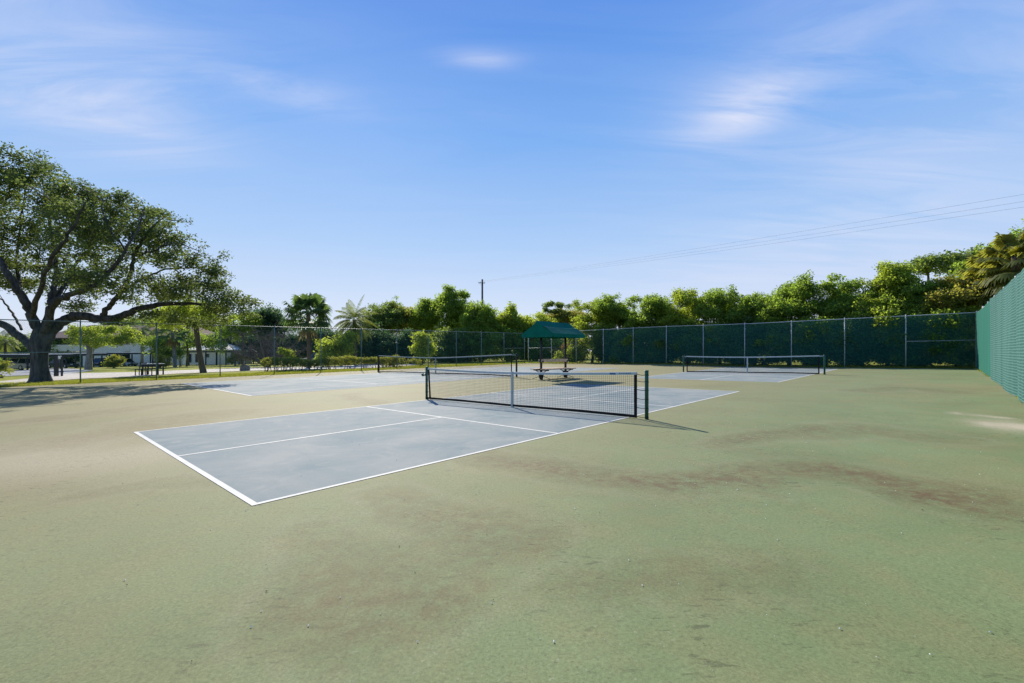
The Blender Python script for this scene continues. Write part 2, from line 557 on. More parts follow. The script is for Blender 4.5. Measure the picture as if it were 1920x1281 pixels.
# ground materials
def court_mat():
    m, N, L, b = new_mat('green_court_surface')
    at = N.new('ShaderNodeVertexColor')
    at.layer_name = 'wear_sheen'
    sp = N.new('ShaderNodeSeparateColor')
    L.new(at.outputs['Color'], sp.inputs[0])
    tc = N.new('ShaderNodeTexCoord')

    def noise(scale, detail=5, rough=0.55, mapping=None):
        n = N.new('ShaderNodeTexNoise')
        n.inputs['Scale'].default_value = scale
        n.inputs['Detail'].default_value = detail
        n.inputs['Roughness'].default_value = rough
        src = tc.outputs['Object']
        if mapping:
            mp = N.new('ShaderNodeMapping')
            mp.inputs['Rotation'].default_value = (0, 0, mapping[0])
            mp.inputs['Scale'].default_value = mapping[1]
            L.new(src, mp.inputs[0])
            src = mp.outputs[0]
        L.new(src, n.inputs['Vector'])
        return n.outputs['Fac']

    def mixc(fac, a, bcol, blend='MIX'):
        n = N.new('ShaderNodeMix')
        n.data_type = 'RGBA'
        n.blend_type = blend
        if isinstance(fac, float):
            n.inputs['Factor'].default_value = fac
        else:
            L.new(fac, n.inputs['Factor'])
        for key, v in (('A', a), ('B', bcol)):
            if isinstance(v, tuple):
                n.inputs[key].default_value = (*v, 1)
            else:
                L.new(v, n.inputs[key])
        return n.outputs['Result']

    def ramp(src, p0, p1, v0=0.0, v1=1.0):
        r = N.new('ShaderNodeMapRange')
        r.inputs['From Min'].default_value = p0
        r.inputs['From Max'].default_value = p1
        r.inputs['To Min'].default_value = v0
        r.inputs['To Max'].default_value = v1
        L.new(src, r.inputs['Value'])
        return r.outputs[0]

    def mul(a, bb):
        n = N.new('ShaderNodeMath')
        n.operation = 'MULTIPLY'
        for i, v in enumerate((a, bb)):
            if isinstance(v, float):
                n.inputs[i].default_value = v
            else:
                L.new(v, n.inputs[i])
        return n.outputs[0]
    green = mixc(ramp(noise(0.7, 4), 0.35, 0.65), COURT_GREEN[0], COURT_GREEN[1])
    green = mixc(ramp(noise(2.6, 6, 0.6), 0.42, 0.72, 0.0, 0.45), green, COURT_TAN)
    c = mixc(sp.outputs[1], green, COURT_TAN)                                      # dust, with the grazing sheen painted in
    edge = ramp(noise(7.0, 9, 0.75), 0.36, 0.60, 0.12, 1.0)
    broad = ramp(noise(0.33, 6, 0.62, (rad(15), (1, 1.4, 1))), 0.50, 0.74, 0.0, 0.26)
    c = mixc(broad, c, COURT_BROWN)
    c = mixc(mul(sp.outputs[0], edge), c, COURT_BROWN)                              # brown water stains
    c = mixc(sp.outputs[2], c, (0.48, 0.41, 0.30))                                  # sand and paler areas
    # small dark scuffs, stretched along one way, and gritty grain
    sc = ramp(noise(15.0, 5, 0.62, (rad(35), (0.5, 1.8, 1))), 0.595, 0.65, 0.0, 0.62)
    area = ramp(noise(0.5, 4), 0.44, 0.60, 0.08, 1.0)
    c = mixc(mul(sc, area), c, (0.060, 0.062, 0.034))
    sp2 = ramp(noise(42.0, 3, 0.6), 0.61, 0.66, 0.0, 0.5)
    c = mixc(mul(sp2, ramp(noise(0.8, 4), 0.40, 0.62)), c, (0.07, 0.062, 0.036))
    pl = ramp(noise(33.0, 4, 0.6), 0.63, 0.68, 0.0, 0.40)
    c = mixc(mul(pl, ramp(noise(0.6, 3, 0.5, (rad(70), (1, 1, 1))), 0.42, 0.64)), c, (0.34, 0.34, 0.24))
    grain = ramp(noise(60.0, 6, 0.85), 0.28, 0.72, 0.58, 1.40)
    gr = N.new('ShaderNodeCombineColor')
    for i in range(3):
        L.new(grain, gr.inputs[i])
    c = mixc(1.0, c, gr.outputs[0], 'MULTIPLY')
    L.new(c, b.inputs['Base Color'])
    b.inputs['Roughness'].default_value = 0.82
    b.inputs['Specular IOR Level'].default_value = 0.22
    bp = N.new('ShaderNodeBump')
    bp.inputs['Strength'].default_value = 0.25
    bp.inputs['Distance'].default_value = 0.004
    L.new(noise(220.0, 2), bp.inputs['Height'])
    L.new(bp.outputs[0], b.inputs['Normal'])
    return m


COURT_GREEN = ((0.166, 0.212, 0.092), (0.196, 0.246, 0.112))
COURT_TAN = (0.262, 0.226, 0.106)
COURT_BROWN = (0.140, 0.094, 0.045)


def blue_mat():
    m, N, L, b = new_mat('blue_court_paint')
    tc = N.new('ShaderNodeTexCoord')
    n = N.new('ShaderNodeTexNoise')
    n.inputs['Scale'].default_value = 0.55
    n.inputs['Detail'].default_value = 7
    n.inputs['Roughness'].default_value = 0.6
    n.inputs['Distortion'].default_value = 0.6
    L.new(tc.outputs['Object'], n.inputs['Vector'])
    r = N.new('ShaderNodeValToRGB')
    e = r.color_ramp.elements
    e[0].position, e[0].color = 0.36, (0.172, 0.222, 0.228, 1)
    e[1].position, e[1].color = 0.66, (0.295, 0.310, 0.285, 1)
    L.new(n.outputs['Fac'], r.inputs[0])
    n2 = N.new('ShaderNodeTexNoise')
    n2.inputs['Scale'].default_value = 120
    n2.inputs['Detail'].default_value = 3
    L.new(tc.outputs['Object'], n2.inputs['Vector'])
    mr = N.new('ShaderNodeMapRange')
    mr.inputs['From Min'].default_value = 0.25
    mr.inputs['From Max'].default_value = 0.75
    mr.inputs['To Min'].default_value = 0.9
    mr.inputs['To Max'].default_value = 1.08
    L.new(n2.outputs['Fac'], mr.inputs['Value'])
    mm = N.new('ShaderNodeVectorMath')
    mm.operation = 'SCALE'
    L.new(r.outputs[0], mm.inputs[0])
    L.new(mr.outputs[0], mm.inputs['Scale'])
    n3 = N.new('ShaderNodeTexNoise')
    n3.inputs['Scale'].default_value = 2.2
    n3.inputs['Detail'].default_value = 9
    n3.inputs['Roughness'].default_value = 0.7
    n3.inputs['Distortion'].default_value = 1.5
    L.new(tc.outputs['Object'], n3.inputs['Vector'])
    m3 = N.new('ShaderNodeMapRange')
    m3.inputs['From Min'].default_value = 0.50
    m3.inputs['From Max'].default_value = 0.72
    m3.inputs['To Max'].default_value = 0.80
    L.new(n3.outputs['Fac'], m3.inputs['Value'])
    mw_ = N.new('ShaderNodeMix')
    mw_.data_type = 'RGBA'
    L.new(m3.outputs[0], mw_.inputs['Factor'])
    L.new(mm.outputs[0], mw_.inputs['A'])
    mw_.inputs['B'].default_value = (0.33, 0.335, 0.30, 1)
    L.new(mw_.outputs['Result'], b.inputs['Base Color'])
    b.inputs['Roughness'].default_value = 0.85
    b.inputs['Specular IOR Level'].default_value = 0.15
    return m


def grass_mat():
    m, N, L, b = new_mat('lawn_ground')
    tc = N.new('ShaderNodeTexCoord')
    n = N.new('ShaderNodeTexNoise')
    n.inputs['Scale'].default_value = 0.35
    n.inputs['Detail'].default_value = 8
    n.inputs['Roughness'].default_value = 0.65
    L.new(tc.outputs['Object'], n.inputs['Vector'])
    r = N.new('ShaderNodeValToRGB')
    e = r.color_ramp.elements
    e[0].position, e[0].color = 0.33, (0.170, 0.200, 0.022, 1)
    e[1].position, e[1].color = 0.68, (0.400, 0.380, 0.045, 1)
    L.new(n.outputs['Fac'], r.inputs[0])
    L.new(r.outputs[0], b.inputs['Base Color'])
    b.inputs['Roughness'].default_value = 0.9
    b.inputs['Specular IOR Level'].default_value = 0.1
    n2 = N.new('ShaderNodeTexNoise')
    n2.inputs['Scale'].default_value = 14
    n2.inputs['Detail'].default_value = 5
    L.new(tc.outputs['Object'], n2.inputs['Vector'])
    bp = N.new('ShaderNodeBump')
    bp.inputs['Strength'].default_value = 0.8
    bp.inputs['Distance'].default_value = 0.08
    L.new(n2.outputs['Fac'], bp.inputs['Height'])
    L.new(bp.outputs[0], b.inputs['Normal'])
    return m


M['court'] = court_mat()
M['blue'] = blue_mat()
M['lawn'] = grass_mat()
M['line'] = paint('white_line_paint', (0.64, 0.615, 0.54), 0.75, 0.2, 0.0, 0.08, 3.0)
M['grass_blade'] = leaf_mat('grass_blade', (0.10, 0.14, 0.02), (0.24, 0.25, 0.04), (0.50, 0.52, 0.05), 0.5, 0.5)
M['weed'] = leaf_mat('weed_leaf', (0.05, 0.10, 0.02), (0.12, 0.18, 0.03), (0.3, 0.4, 0.05), 0.45, 2.0)

# ------------------------------------------------------------------ the ground
rng = np.random.default_rng(7)


def grid_sheet(name, xs, ys, fz, mat, kind='structure', smooth=True):
    XX, YY = np.meshgrid(xs, ys)
    ZZ = fz(XX, YY)
    nx, ny = len(xs), len(ys)
    V = np.stack([XX, YY, ZZ], -1).reshape(-1, 3)
    idx = np.arange(nx * ny).reshape(ny, nx)
    F = np.stack([idx[:-1, :-1], idx[:-1, 1:], idx[1:, 1:], idx[1:, :-1]], -1).reshape(-1, 4)
    o = link_mesh(name, V, F, mat, None, smooth)
    tag(o, kind=kind)
    return o


def sgrid(a, b, n, power=1.0):
    t = np.linspace(-1, 1, n)
    t = np.sign(t) * np.abs(t) ** power
    return a + (b - a) * (t + 1) / 2


gx = np.unique(np.concatenate([np.linspace(-900, -130, 20), np.linspace(-130, 60, 191), np.linspace(60, 900, 20)]))
gy = np.unique(np.concatenate([np.linspace(-200, -12, 10), np.linspace(-12, 130, 143), np.linspace(130, 1600, 24)]))


def terrain_z(X, Y):
    # the lawn lies a little under the court slab, and under the paved parts
    q = X * WD[0] + Y * WD[1]
    p = X * D[0] + Y * D[1]
    inside = (p > -2.5) & (p < 34.6) & (q > -1.0) & (q < 30.2)
    return gz(X, Y) - 0.02 - 0.05 * inside


grid_sheet('ground', gx, gy, terrain_z, M['lawn'])


def fbm(X, Y, scale, seed, octaves=4):
    """cheap smooth noise on numpy arrays, 0..1"""
    r = np.random.default_rng(seed)
    out = np.zeros_like(X)
    amp, tot = 1.0, 0.0
    for _ in range(octaves):
        T = r.random((64, 64))
        u, v = X * scale, Y * scale
        i, j = np.floor(u).astype(int), np.floor(v).astype(int)
        fu, fv = u - i, v - j
        fu, fv = fu * fu * (3 - 2 * fu), fv * fv * (3 - 2 * fv)
        a, b = T[j % 64, i % 64], T[j % 64, (i + 1) % 64]
        c, d = T[(j + 1) % 64, i % 64], T[(j + 1) % 64, (i + 1) % 64]
        out += amp * ((a * (1 - fu) + b * fu) * (1 - fv) + (c * (1 - fu) + d * fu) * fv)
        tot += amp
        amp *= 0.5
        scale *= 2.03
    return out / tot


def build_court():
    st = 0.11
    ps = np.arange(-3.0, 35.45, st)
    qs = np.arange(-1.75, 31.0, st)
    PP, QQ = np.meshgrid(ps, qs)
    X = PP * D[0] + QQ * WD[0]
    Y = PP * D[1] + QQ * WD[1]
    # ragged outer edge where grass creeps in
    jit = (fbm(X, Y, 1.3, 5, 3) - 0.5) * 0.9
    out = np.zeros_like(X)
    edge = np.minimum(np.minimum(35.40 - PP, 30.95 - QQ), 99)
    Zc = gz(X, Y) - 0.06 * np.clip((0.28 + jit * 0.6 - edge) / 0.12, 0, 1)
    V = np.stack([X, Y, Zc], -1).reshape(-1, 3)
    ny, nx = X.shape
    idx = np.arange(nx * ny).reshape(ny, nx)
    F = np.stack([idx[:-1, :-1], idx[1:, :-1], idx[1:, 1:], idx[:-1, 1:]], -1).reshape(-1, 4)
    # make faces look up
    o = link_mesh('sports_court', V, F[:, ::-1] if False else F, M['court'], None, True)
    me = o.data
    n0 = me.polygons[0].normal
    if n0.z < 0:
        me.flip_normals()
    # wear: R brown stain, G dust plus painted sheen, B sand, pale area
    wx = X + (fbm(X, Y, 0.5, 11) - 0.5) * 1.6
    wy = Y + (fbm(X, Y, 0.5, 12) - 0.5) * 1.6
    stain = np.zeros_like(X)

    def streak(pts, w, s):
        nonlocal stain
        g = [G(*p) for p in pts]
        best = np.full(X.shape, 1e9)
        for (ax_, ay_), (bx_, by_) in zip(g[:-1], g[1:]):
            dx, dy = bx_ - ax_, by_ - ay_
            t = np.clip(((wx - ax_) * dx + (wy - ay_) * dy) / (dx * dx + dy * dy), 0, 1)
            best = np.minimum(best, np.hypot(wx - ax_ - t * dx, wy - ay_ - t * dy))
        stain = np.maximum(stain, s * np.exp(-(best / w) ** 2))
    streak([(930, 858), (1050, 872), (1150, 892), (1280, 905), (1380, 900), (1480, 888), (1620, 893), (1740, 912), (1840, 935), (1990, 960)], 0.46, 0.80)
    streak([(1090, 890), (1200, 905), (1300, 912)], 0.28, 0.8)
    streak([(1400, 826), (1440, 812), (1500, 800)], 0.45, 0.7)
    streak([(1500, 815), (1620, 800), (1740, 812)], 0.6, 0.45)
    streak([(1840, 945), (1960, 970)], 0.45, 0.8)
    streak([(840, 975), (900, 990), (980, 1000)], 0.35, 0.5)
    streak([(600, 1090), (760, 1130), (850, 1110)], 0.5, 0.6)
    streak([(700, 930), (780, 960), (860, 1010)], 0.4, 0.5)
    streak([(520, 1020), (640, 1060), (800, 1060)], 0.4, 0.4)
    streak([(1100, 1080), (1250, 1090), (1380, 1110)], 0.22, 0.4)
    streak([(1600, 733), (1680, 728), (1780, 736)], 0.7, 0.5)
    streak([(640, 742), (700, 752), (740, 760)], 0.5, 0.6)
    streak([(0, 845), (120, 822), (250, 800), (420, 776)], 0.9, 0.35)
    streak([(180, 930), (330, 900), (420, 905)], 0.35, 0.35)
    streak([(30, 790), (200, 772), (330, 760)], 0.7, 0.35)
    dust_sheen = np.clip((QQ - 0.8) / 6.5, 0, 1) * 0.80 + np.clip((QQ - 14) / 8, 0, 1) * 0.25  # tan grows leftward: dust, with backlit sheen painted into the same colour
    dust_sheen = np.clip(dust_sheen * (0.65 + 0.7 * fbm(X, Y, 0.35, 21)), 0, 1)
    dust_sheen = np.maximum(dust_sheen, 0.55 * np.clip((fbm(X, Y, 0.42, 23) - 0.48) * 4, 0, 1))
    # a paler area beside the near baseline
    bx0, by0 = G(190, 850)
    pale = np.exp(-(((wx - bx0) / 2.2) ** 2 + ((wy - by0) / 1.3) ** 2))
    sand = np.zeros_like(X)
    for (px, py, w, s) in [(1895, 797, 0.22, 0.95), (1858, 779, 0.13, 0.7), (1940, 801, 0.32, 0.95), (1905, 783, 0.15, 0.7)]:
        sx_, sy_ = G(px, py)
        dd = ((wx - sx_) * D[0] + (wy - sy_) * D[1]) / (w * 2.0)
        ee = ((wx - sx_) * WD[0] + (wy - sy_) * WD[1]) / w
        sand = np.maximum(sand, s * np.exp(-(dd ** 2 + ee ** 2)))
    sand = np.clip(sand * (0.3 + 1.3 * fbm(X, Y, 2.6, 31)) + 0.42 * pale, 0, 1)
    tide = np.exp(-((stain * (0.8 + 0.4 * fbm(X, Y, 1.1, 43)) - 0.16) / 0.055) ** 2) * 0.08
    sand = np.clip(sand + tide, 0, 1)
    edge_dirt = np.clip(1 - edge / 1.2, 0, 1) * 0.8
    stain = np.clip(np.maximum(stain * (0.75 + 0.7 * fbm(X, Y, 1.4, 41)), edge_dirt * fbm(X, Y, 0.9, 42)), 0, 1)
    ca = me.color_attributes.new('wear_sheen', 'FLOAT_COLOR', 'POINT')
    C4 = np.stack([stain, dust_sheen, sand, np.ones_like(X)], -1).reshape(-1).astype(np.float32)
    ca.data.foreach_set('color', C4)
    tag(o, kind='structure')


build_court()


def uv_strip(mb, Hm, u0, v0, u1, v1, lift, step=0.6):
    nu = max(1, int(math.ceil(abs(u1 - u0) / step)))
    nv = max(1, int(math.ceil(abs(v1 - v0) / step)))
    pts = []
    for j in range(nv + 1):
        for i in range(nu + 1):
            x, y = uvg(Hm, u0 + (u1 - u0) * i / nu, v0 + (v1 - v0) * j / nv)
            pts.append((x, y, float(gz(x, y)) + lift))
    fs = []
    for j in range(nv):
        for i in range(nu):
            a = j * (nu + 1) + i
            fs.append((a, a + nu + 1, a + nu + 2, a + 1))
    mb.add(pts, fs)


def upface(o):
    me = o.data
    if me.polygons[0].normal.z < 0:
        me.flip_normals()
    return o


LW = 0.055


def pickle(Hm):
    b = MB()
    uv_strip(b, Hm, 0, 0, CW, CL, 0.002, 0.7)
    tag(upface(b.build('blue_court_paint', M['blue'])), kind='structure')
    l = MB()
    for u0, v0, u1, v1 in [(0, 0, CW, LW * 1.1), (0, CL - LW, CW, CL), (0, LW * 1.1, LW, CL - LW), (CW - LW, LW * 1.1, CW, CL - LW),
                           (LW, CL / 2 - NV - LW, CW - LW, CL / 2 - NV), (LW, CL / 2 + NV, CW - LW, CL / 2 + NV + LW),
                           (CW / 2 - LW / 2, LW * 1.1, CW / 2 + LW / 2, CL / 2 - NV - LW), (CW / 2 - LW / 2, CL / 2 + NV + LW, CW / 2 + LW / 2, CL - LW)]:
        uv_strip(l, Hm, u0, v0, u1, v1, 0.0045, 0.7)
    tag(upface(l.build('court_lines', M['line'])), kind='structure')


pickle(H1)
pickle(H2)
b = MB()
TW, TL = 10.97, 23.77
uv_strip(b, H3, 0, 0, TW, TL, 0.004, 0.8)
tag(upface(b.build('blue_court_paint', M['blue'])), kind='structure')
l = MB()
for u0, v0, u1, v1 in [(0, 0, TW, .08), (0, TL - .08, TW, TL), (0, .08, .06, TL - .08), (TW - .06, .08, TW, TL - .08), (1.34, .08, 1.40, TL - .08),
                       (TW - 1.40, .08, TW - 1.34, TL - .08), (1.40, 5.46, TW - 1.40, 5.52), (1.40, TL - 5.52, TW - 1.40, TL - 5.46), (TW / 2 - .03, 5.52, TW / 2 + .03, TL - 5.52)]:
    uv_strip(l, H3, u0, v0, u1, v1, 0.006, 0.8)
tag(upface(l.build('court_lines', M['line'])), kind='structure')


def ground_poly(name, px_pts, mat, lift):
    """flat paved area whose outline runs through ground points; triangulated strip by rows"""
    pts = [G(*p) for p in px_pts]
    return world_poly(name, pts, mat, lift)


def world_poly(name, pts, mat, lift, step=3.0):
    # edges subdivided so the sheet follows the slope
    ring = []
    for (x0, y0_), (x1, y1) in zip(pts, pts[1:] + pts[:1]):
        n = max(1, int(math.hypot(x1 - x0, y1 - y0_) / step))
        for k in range(n):
            ring.append((x0 + (x1 - x0) * k / n, y0_ + (y1 - y0_) * k / n))
    from mathutils.geometry import tessellate_polygon
    v3 = [Vector((x, y, 0)) for x, y in ring]
    tris = tessellate_polygon([v3])
    vv = [(x, y, float(gz(x, y)) + lift) for x, y in ring]
    o = link_mesh(name, vv, tris, mat)
    me = o.data
    for pl in me.polygons:
        if pl.normal.z < 0:
            pl.flip()
    tag(o, kind='structure')
    return o


world_poly('road', [G(-160, 760), G(0, 725), G(60, 717), G(147, 710.5), G(210, 708), G(270, 705.2), G(330, 700.8), G(410, 697.5), G(460, 695.5), G(500, 694.2),
                    G(600, 692.3), G(700, 690), (-10, 52), (-18, 62), G(640, 686), G(500, 689.3), G(410, 691.7), G(330, 694.7), G(270, 697.5), G(200, 698.8),
                    G(120, 700.5), G(60, 709), G(0, 715), G(-160, 742)], M['concrete'], 0.004)
world_poly('parking_lot', [G(100, 703.5), G(140, 699.5), G(175, 695), G(140, 691.5), G(105, 690.2), G(60, 691.5), G(0, 697), G(-120, 706), G(-200, 722), G(0, 706), G(60, 703)], M['asphalt'], 0.008)

# ------------------------------------------------------------------ fences
def run_fence(name, label, cat, ends, post_ts, height, post_mat, rail_mat, wire_mat, mid_bays=(), pitch=0.0718, wire=0.0048, bottom=0.04, post_r=0.030, wire_off=0.035, wire_range=None):
    """ends: two (X,Y) ground points; post_ts: distances along; returns the root"""
    a, b_ = np.array(ends[0]), np.array(ends[1])
    ln = float(np.linalg.norm(b_ - a))
    d = (b_ - a) / ln
    nrm = np.array([-d[1], d[0]])

    def g3(t, z, off=0.0):
        x, y = a + d * t + nrm * off
        return np.array([x, y, float(gz(x, y)) + z])
    root = empty(name, (float(a[0]), float(a[1]), float(gz(*a))))
    tag(root, label, cat)
    for i, t in enumerate(post_ts):
        m = MB()
        r = post_r * (1.35 if i in (0, len(post_ts) - 1) else 1.0)
        m.tube([g3(t, -0.1), g3(t, height + 0.03)], r, 10)
        m.tube([g3(t, height + 0.03), g3(t, height + 0.07), g3(t, height + 0.09)], [r * 1.15, r * 0.9, r * 0.2], 10)
        m.build('post', post_mat, root, True)
    m = MB()
    n = max(2, int(ln / 1.5))
    m.tube([g3(t, height) for t in np.linspace(0, ln, n)], 0.021, 8)
    m.build('top_rail', rail_mat, root, True)
    for t0, t1, zz in mid_bays:
        m = MB()
        m.tube([g3(t0, zz), g3(t1, zz)], 0.020, 8)
        for t in np.linspace(t0 + 0.3, t1 - 0.3, 5):
            m.tube([g3(t, zz - 0.07), g3(t, zz)], 0.012, 5)
        m.build('mid_rail', rail_mat, root, True)
    # woven diagonal wires, real geometry
    w0, w1 = wire_range or (0.0, ln)
    hh = height - bottom
    quads = []
    for sgn in (1, -1):
        off = wire_off + 0.003 * sgn
        ks = np.arange(w0 - hh, w1 + hh, pitch)
        for k in ks:
            # t = k + sgn-run of z
            if sgn > 0:
                z0, t0 = 0.0, k
                z1, t1 = hh, k + hh
            else:
                z0, t0 = 0.0, k
                z1, t1 = hh, k - hh
            if max(t0, t1) <= w0 or min(t0, t1) >= w1:
                continue

            def clip(t, z):
                if t < w0:
                    return w0, z0 + (z1 - z0) * (w0 - t0) / (t1 - t0)
                if t > w1:
                    return w1, z0 + (z1 - z0) * (w1 - t0) / (t1 - t0)
                return t, z
            ta, za = clip(t0, z0)
            tb, zb = clip(t1, z1)
            A, B = g3(ta, za + bottom, off), g3(tb, zb + bottom, off)
            t = (B - A) / (np.linalg.norm(B - A) + 1e-9)
            s1 = np.array([nrm[0], nrm[1], 0.0])
            s2 = np.cross(t, s1)
            c = [A + wire * (math.cos(q) * s1 + math.sin(q) * s2) * 0.5 for q in (math.pi / 2, math.pi * 7 / 6, math.pi * 11 / 6)]
            e = [p + (B - A) for p in c]
            for i in range(3):
                j = (i + 1) % 3
                quads.append((c[i], c[j], e[j], e[i]))
    quads_mesh('wire_mesh', np.array(quads), wire_mat, root)
    m = MB()
    m.tube([g3(t, bottom) for t in np.linspace(w0, w1, max(2, int((w1 - w0) / 1.5)))], 0.004, 5)
    m.build('tension_wire', wire_mat, root)
    settle(root)
    return root, g3, ln


FH = 3.05
# left fence, q = 31
L0, L1 = pq(-1.1, 31.0), pq(34.9, 31.0)
left_ts = [0, 3.0, 6.0, 9.0, 12.0, 15.0, 18.0, 21.0, 24.0, 27.0, 30.0, 33.0, 36.0]
run_fence('chain_link_fence', 'long green chain-link fence between the tennis court and the big oak', 'fence', (L0, L1), left_ts, FH,
          M['green_steel'], M['green_steel'], M['green_wire'], [(0.0, 3.0, 1.55), (33.0, 36.0, 1.55)])
# far fence, p = 35.5
F0, F1 = pq(35.5, -1.4), pq(35.4, 30.95)
far_ts = [0 + 2.93 * k for k in range(12)]
froot, fg3, fln = run_fence('chain_link_fence', 'grey-posted chain-link fence across the far end in front of the dense bushes', 'fence', (F0, F1), far_ts[:11] + [32.3], FH,
          M['galv'], M['galv'], M['green_wire'], [(0.0, 2.93, 1.55), (29.3, 32.3, 1.55)], wire=0.0055)



def far_screen():
    m, N, L, b = new_mat('open_mesh_screen')
    out = N['Material Output']
    tr = N.new('ShaderNodeBsdfTransparent')
    ms = N.new('ShaderNodeMixShader')
    ms.inputs[0].default_value = 0.20
    L.new(tr.outputs[0], ms.inputs[1])
    L.new(b.outputs[0], ms.inputs[2])
    L.new(ms.outputs[0], out.inputs['Surface'])
    b.inputs['Base Color'].default_value = (0.035, 0.220, 0.180, 1)
    b.inputs['Roughness'].default_value = 0.9
    b.inputs['Specular IOR Level'].default_value = 0.05
    T = np.linspace(0.05, 23.4, 120)
    pts, F = [], []
    for lay in (0, 1):
        for z in np.linspace(0.16, FH - 0.03, 10):
            for t in T:
                pts.append(fg3(t, z, -0.05 - 0.02 * math.sin(t * 2.1 + z) - .002 * lay))
    n1 = len(pts) // 2
    for j in range(9):
        for i in range(119):
            a = j * 120 + i
            F.append((a, a + 1, a + 121, a + 120))
    o = link_mesh('windscreen', pts[:n1], F, m, None, True)
    o.parent = froot
    o.matrix_parent_inverse = Matrix.Translation(-Vector(froot.location))


far_screen()

# right fence, q = -1.4, with windscreen cloth
R0, R1 = pq(-1.1, -1.45), pq(35.5, -1.45)
rroot, rg3, rln = run_fence('windscreen_fence', 'tall fence covered in teal windscreen cloth along the right edge of the courts', 'fence', (R0, R1),
                            [0, 3.2, 6.4, 9.6, 12.8, 16.0, 19.2, 22.4, 25.9, 29.2, 32.4], FH, M['galv'], M['galv'], M['bright_wire'],
                            pitch=0.0718, wire=0.0032, wire_off=0.06, wire_range=(0.0, 25.9))


def screen_mat(name, col, col2, rib=4.4, ribf=0.50):
    m, N, L, b = new_mat(name)
    tc = N.new('ShaderNodeTexCoord')
    mp = N.new('ShaderNodeMapping')
    mp.inputs['Rotation'].default_value = (0, 0, -math.atan2(D[1], D[0]))
    L.new(tc.outputs['Object'], mp.inputs[0])
    mp2 = N.new('ShaderNodeMapping')
    mp2.inputs['Scale'].default_value = (2.2, 2.2, 0.12)
    L.new(mp.outputs[0], mp2.inputs[0])
    n = N.new('ShaderNodeTexNoise')
    n.inputs['Scale'].default_value = 1.4
    n.inputs['Detail'].default_value = 6
    n.inputs['Roughness'].default_value = 0.6
    L.new(mp2.outputs[0], n.inputs['Vector'])
    r = N.new('ShaderNodeValToRGB')
    r.color_ramp.elements[0].position = 0.35
    r.color_ramp.elements[1].position = 0.68
    r.color_ramp.elements[0].color = (*col, 1)
    r.color_ramp.elements[1].color = (*col2, 1)
    L.new(n.outputs['Fac'], r.inputs[0])
    wb = N.new('ShaderNodeTexWave')
    wb.wave_type = 'BANDS'
    wb.bands_direction = 'Z'
    wb.inputs['Scale'].default_value = rib
    wb.inputs['Distortion'].default_value = 2.6
    wb.inputs['Detail'].default_value = 3
    wb.inputs['Detail Scale'].default_value = 2.0
    L.new(tc.outputs['Object'], wb.inputs['Vector'])
    mr = N.new('ShaderNodeMapRange')
    mr.inputs['From Min'].default_value = 0.45
    mr.inputs['From Max'].default_value = 0.95
    mr.inputs['To Max'].default_value = ribf
    L.new(wb.outputs['Fac'], mr.inputs['Value'])
    mxr = N.new('ShaderNodeMix')
    mxr.data_type = 'RGBA'
    L.new(mr.outputs[0], mxr.inputs['Factor'])
    L.new(r.outputs[0], mxr.inputs['A'])
    mxr.inputs['B'].default_value = (0.15, 0.29, 0.27, 1)
    L.new(mxr.outputs['Result'], b.inputs['Base Color'])
    b.inputs['Roughness'].default_value = 0.8
    b.inputs['Specular IOR Level'].default_value = 0.2
    wv = N.new('ShaderNodeTexNoise')
    wv.inputs['Scale'].default_value = 60
    L.new(tc.outputs['Object'], wv.inputs['Vector'])
    bp = N.new('ShaderNodeBump')
    bp.inputs['Strength'].default_value = 0.3
    bp.inputs['Distance'].default_value = 0.01
    L.new(wv.outputs['Fac'], bp.inputs['Height'])
    L.new(bp.outputs[0], b.inputs['Normal'])
    return m


M['screen_near'] = screen_mat('faded_windscreen', (0.012, 0.078, 0.068), (0.036, 0.128, 0.115))
M['screen_far'] = screen_mat('fresh_windscreen', (0.005, 0.095, 0.070), (0.011, 0.130, 0.098), 4.4, 0.05)


def cloth(name, t0, t1, off, mat, zt, zb, sag, amp, seed):
    nt_, nz_ = int((t1 - t0) / 0.09), 26
    T = np.linspace(t0, t1, nt_)
    Zs = np.linspace(zb, zt, nz_)
    TT, ZZ = np.meshgrid(T, Zs)
    wob = (fbm(TT, ZZ * 0.12, 2.2, seed, 3) - 0.5) * amp + (fbm(TT, ZZ * 0.6, 0.5, seed + 1, 2) - 0.5) * amp * 1.6
    drop = np.abs(np.sin((TT - t0) / 3.2 * math.pi)) * sag * (ZZ - zb) / (zt - zb)
    pts = []
    for lay in (0, 1):
        for j in range(nz_):
            for i in range(nt_):
                q = rg3(TT[j, i], ZZ[j, i] - drop[j, i], off + wob[j, i] - 0.003 * lay)
                pts.append(q)
    F = []
    n1 = nt_ * nz_
    for j in range(nz_ - 1):
        for i in range(nt_ - 1):
            a = j * nt_ + i
            F.append((a, a + 1, a + nt_ + 1, a + nt_))
            F.append((n1 + a, n1 + a + nt_, n1 + a + nt_ + 1, n1 + a + 1))
    return link_mesh(name, pts, F, mat, None, True)


for o in (cloth('windscreen', 0.0, 25.80, 0.105, M['screen_near'], FH - 0.03, 0.03, 0.05, 0.085, 3), cloth('windscreen', 26.02, rln - 0.05, 0.075, M['screen_far'], FH - 0.04, 0.06, 0.02, 0.03, 9)):
    o.parent = rroot
    o.matrix_parent_inverse = Matrix.Translation(-Vector(rroot.location))


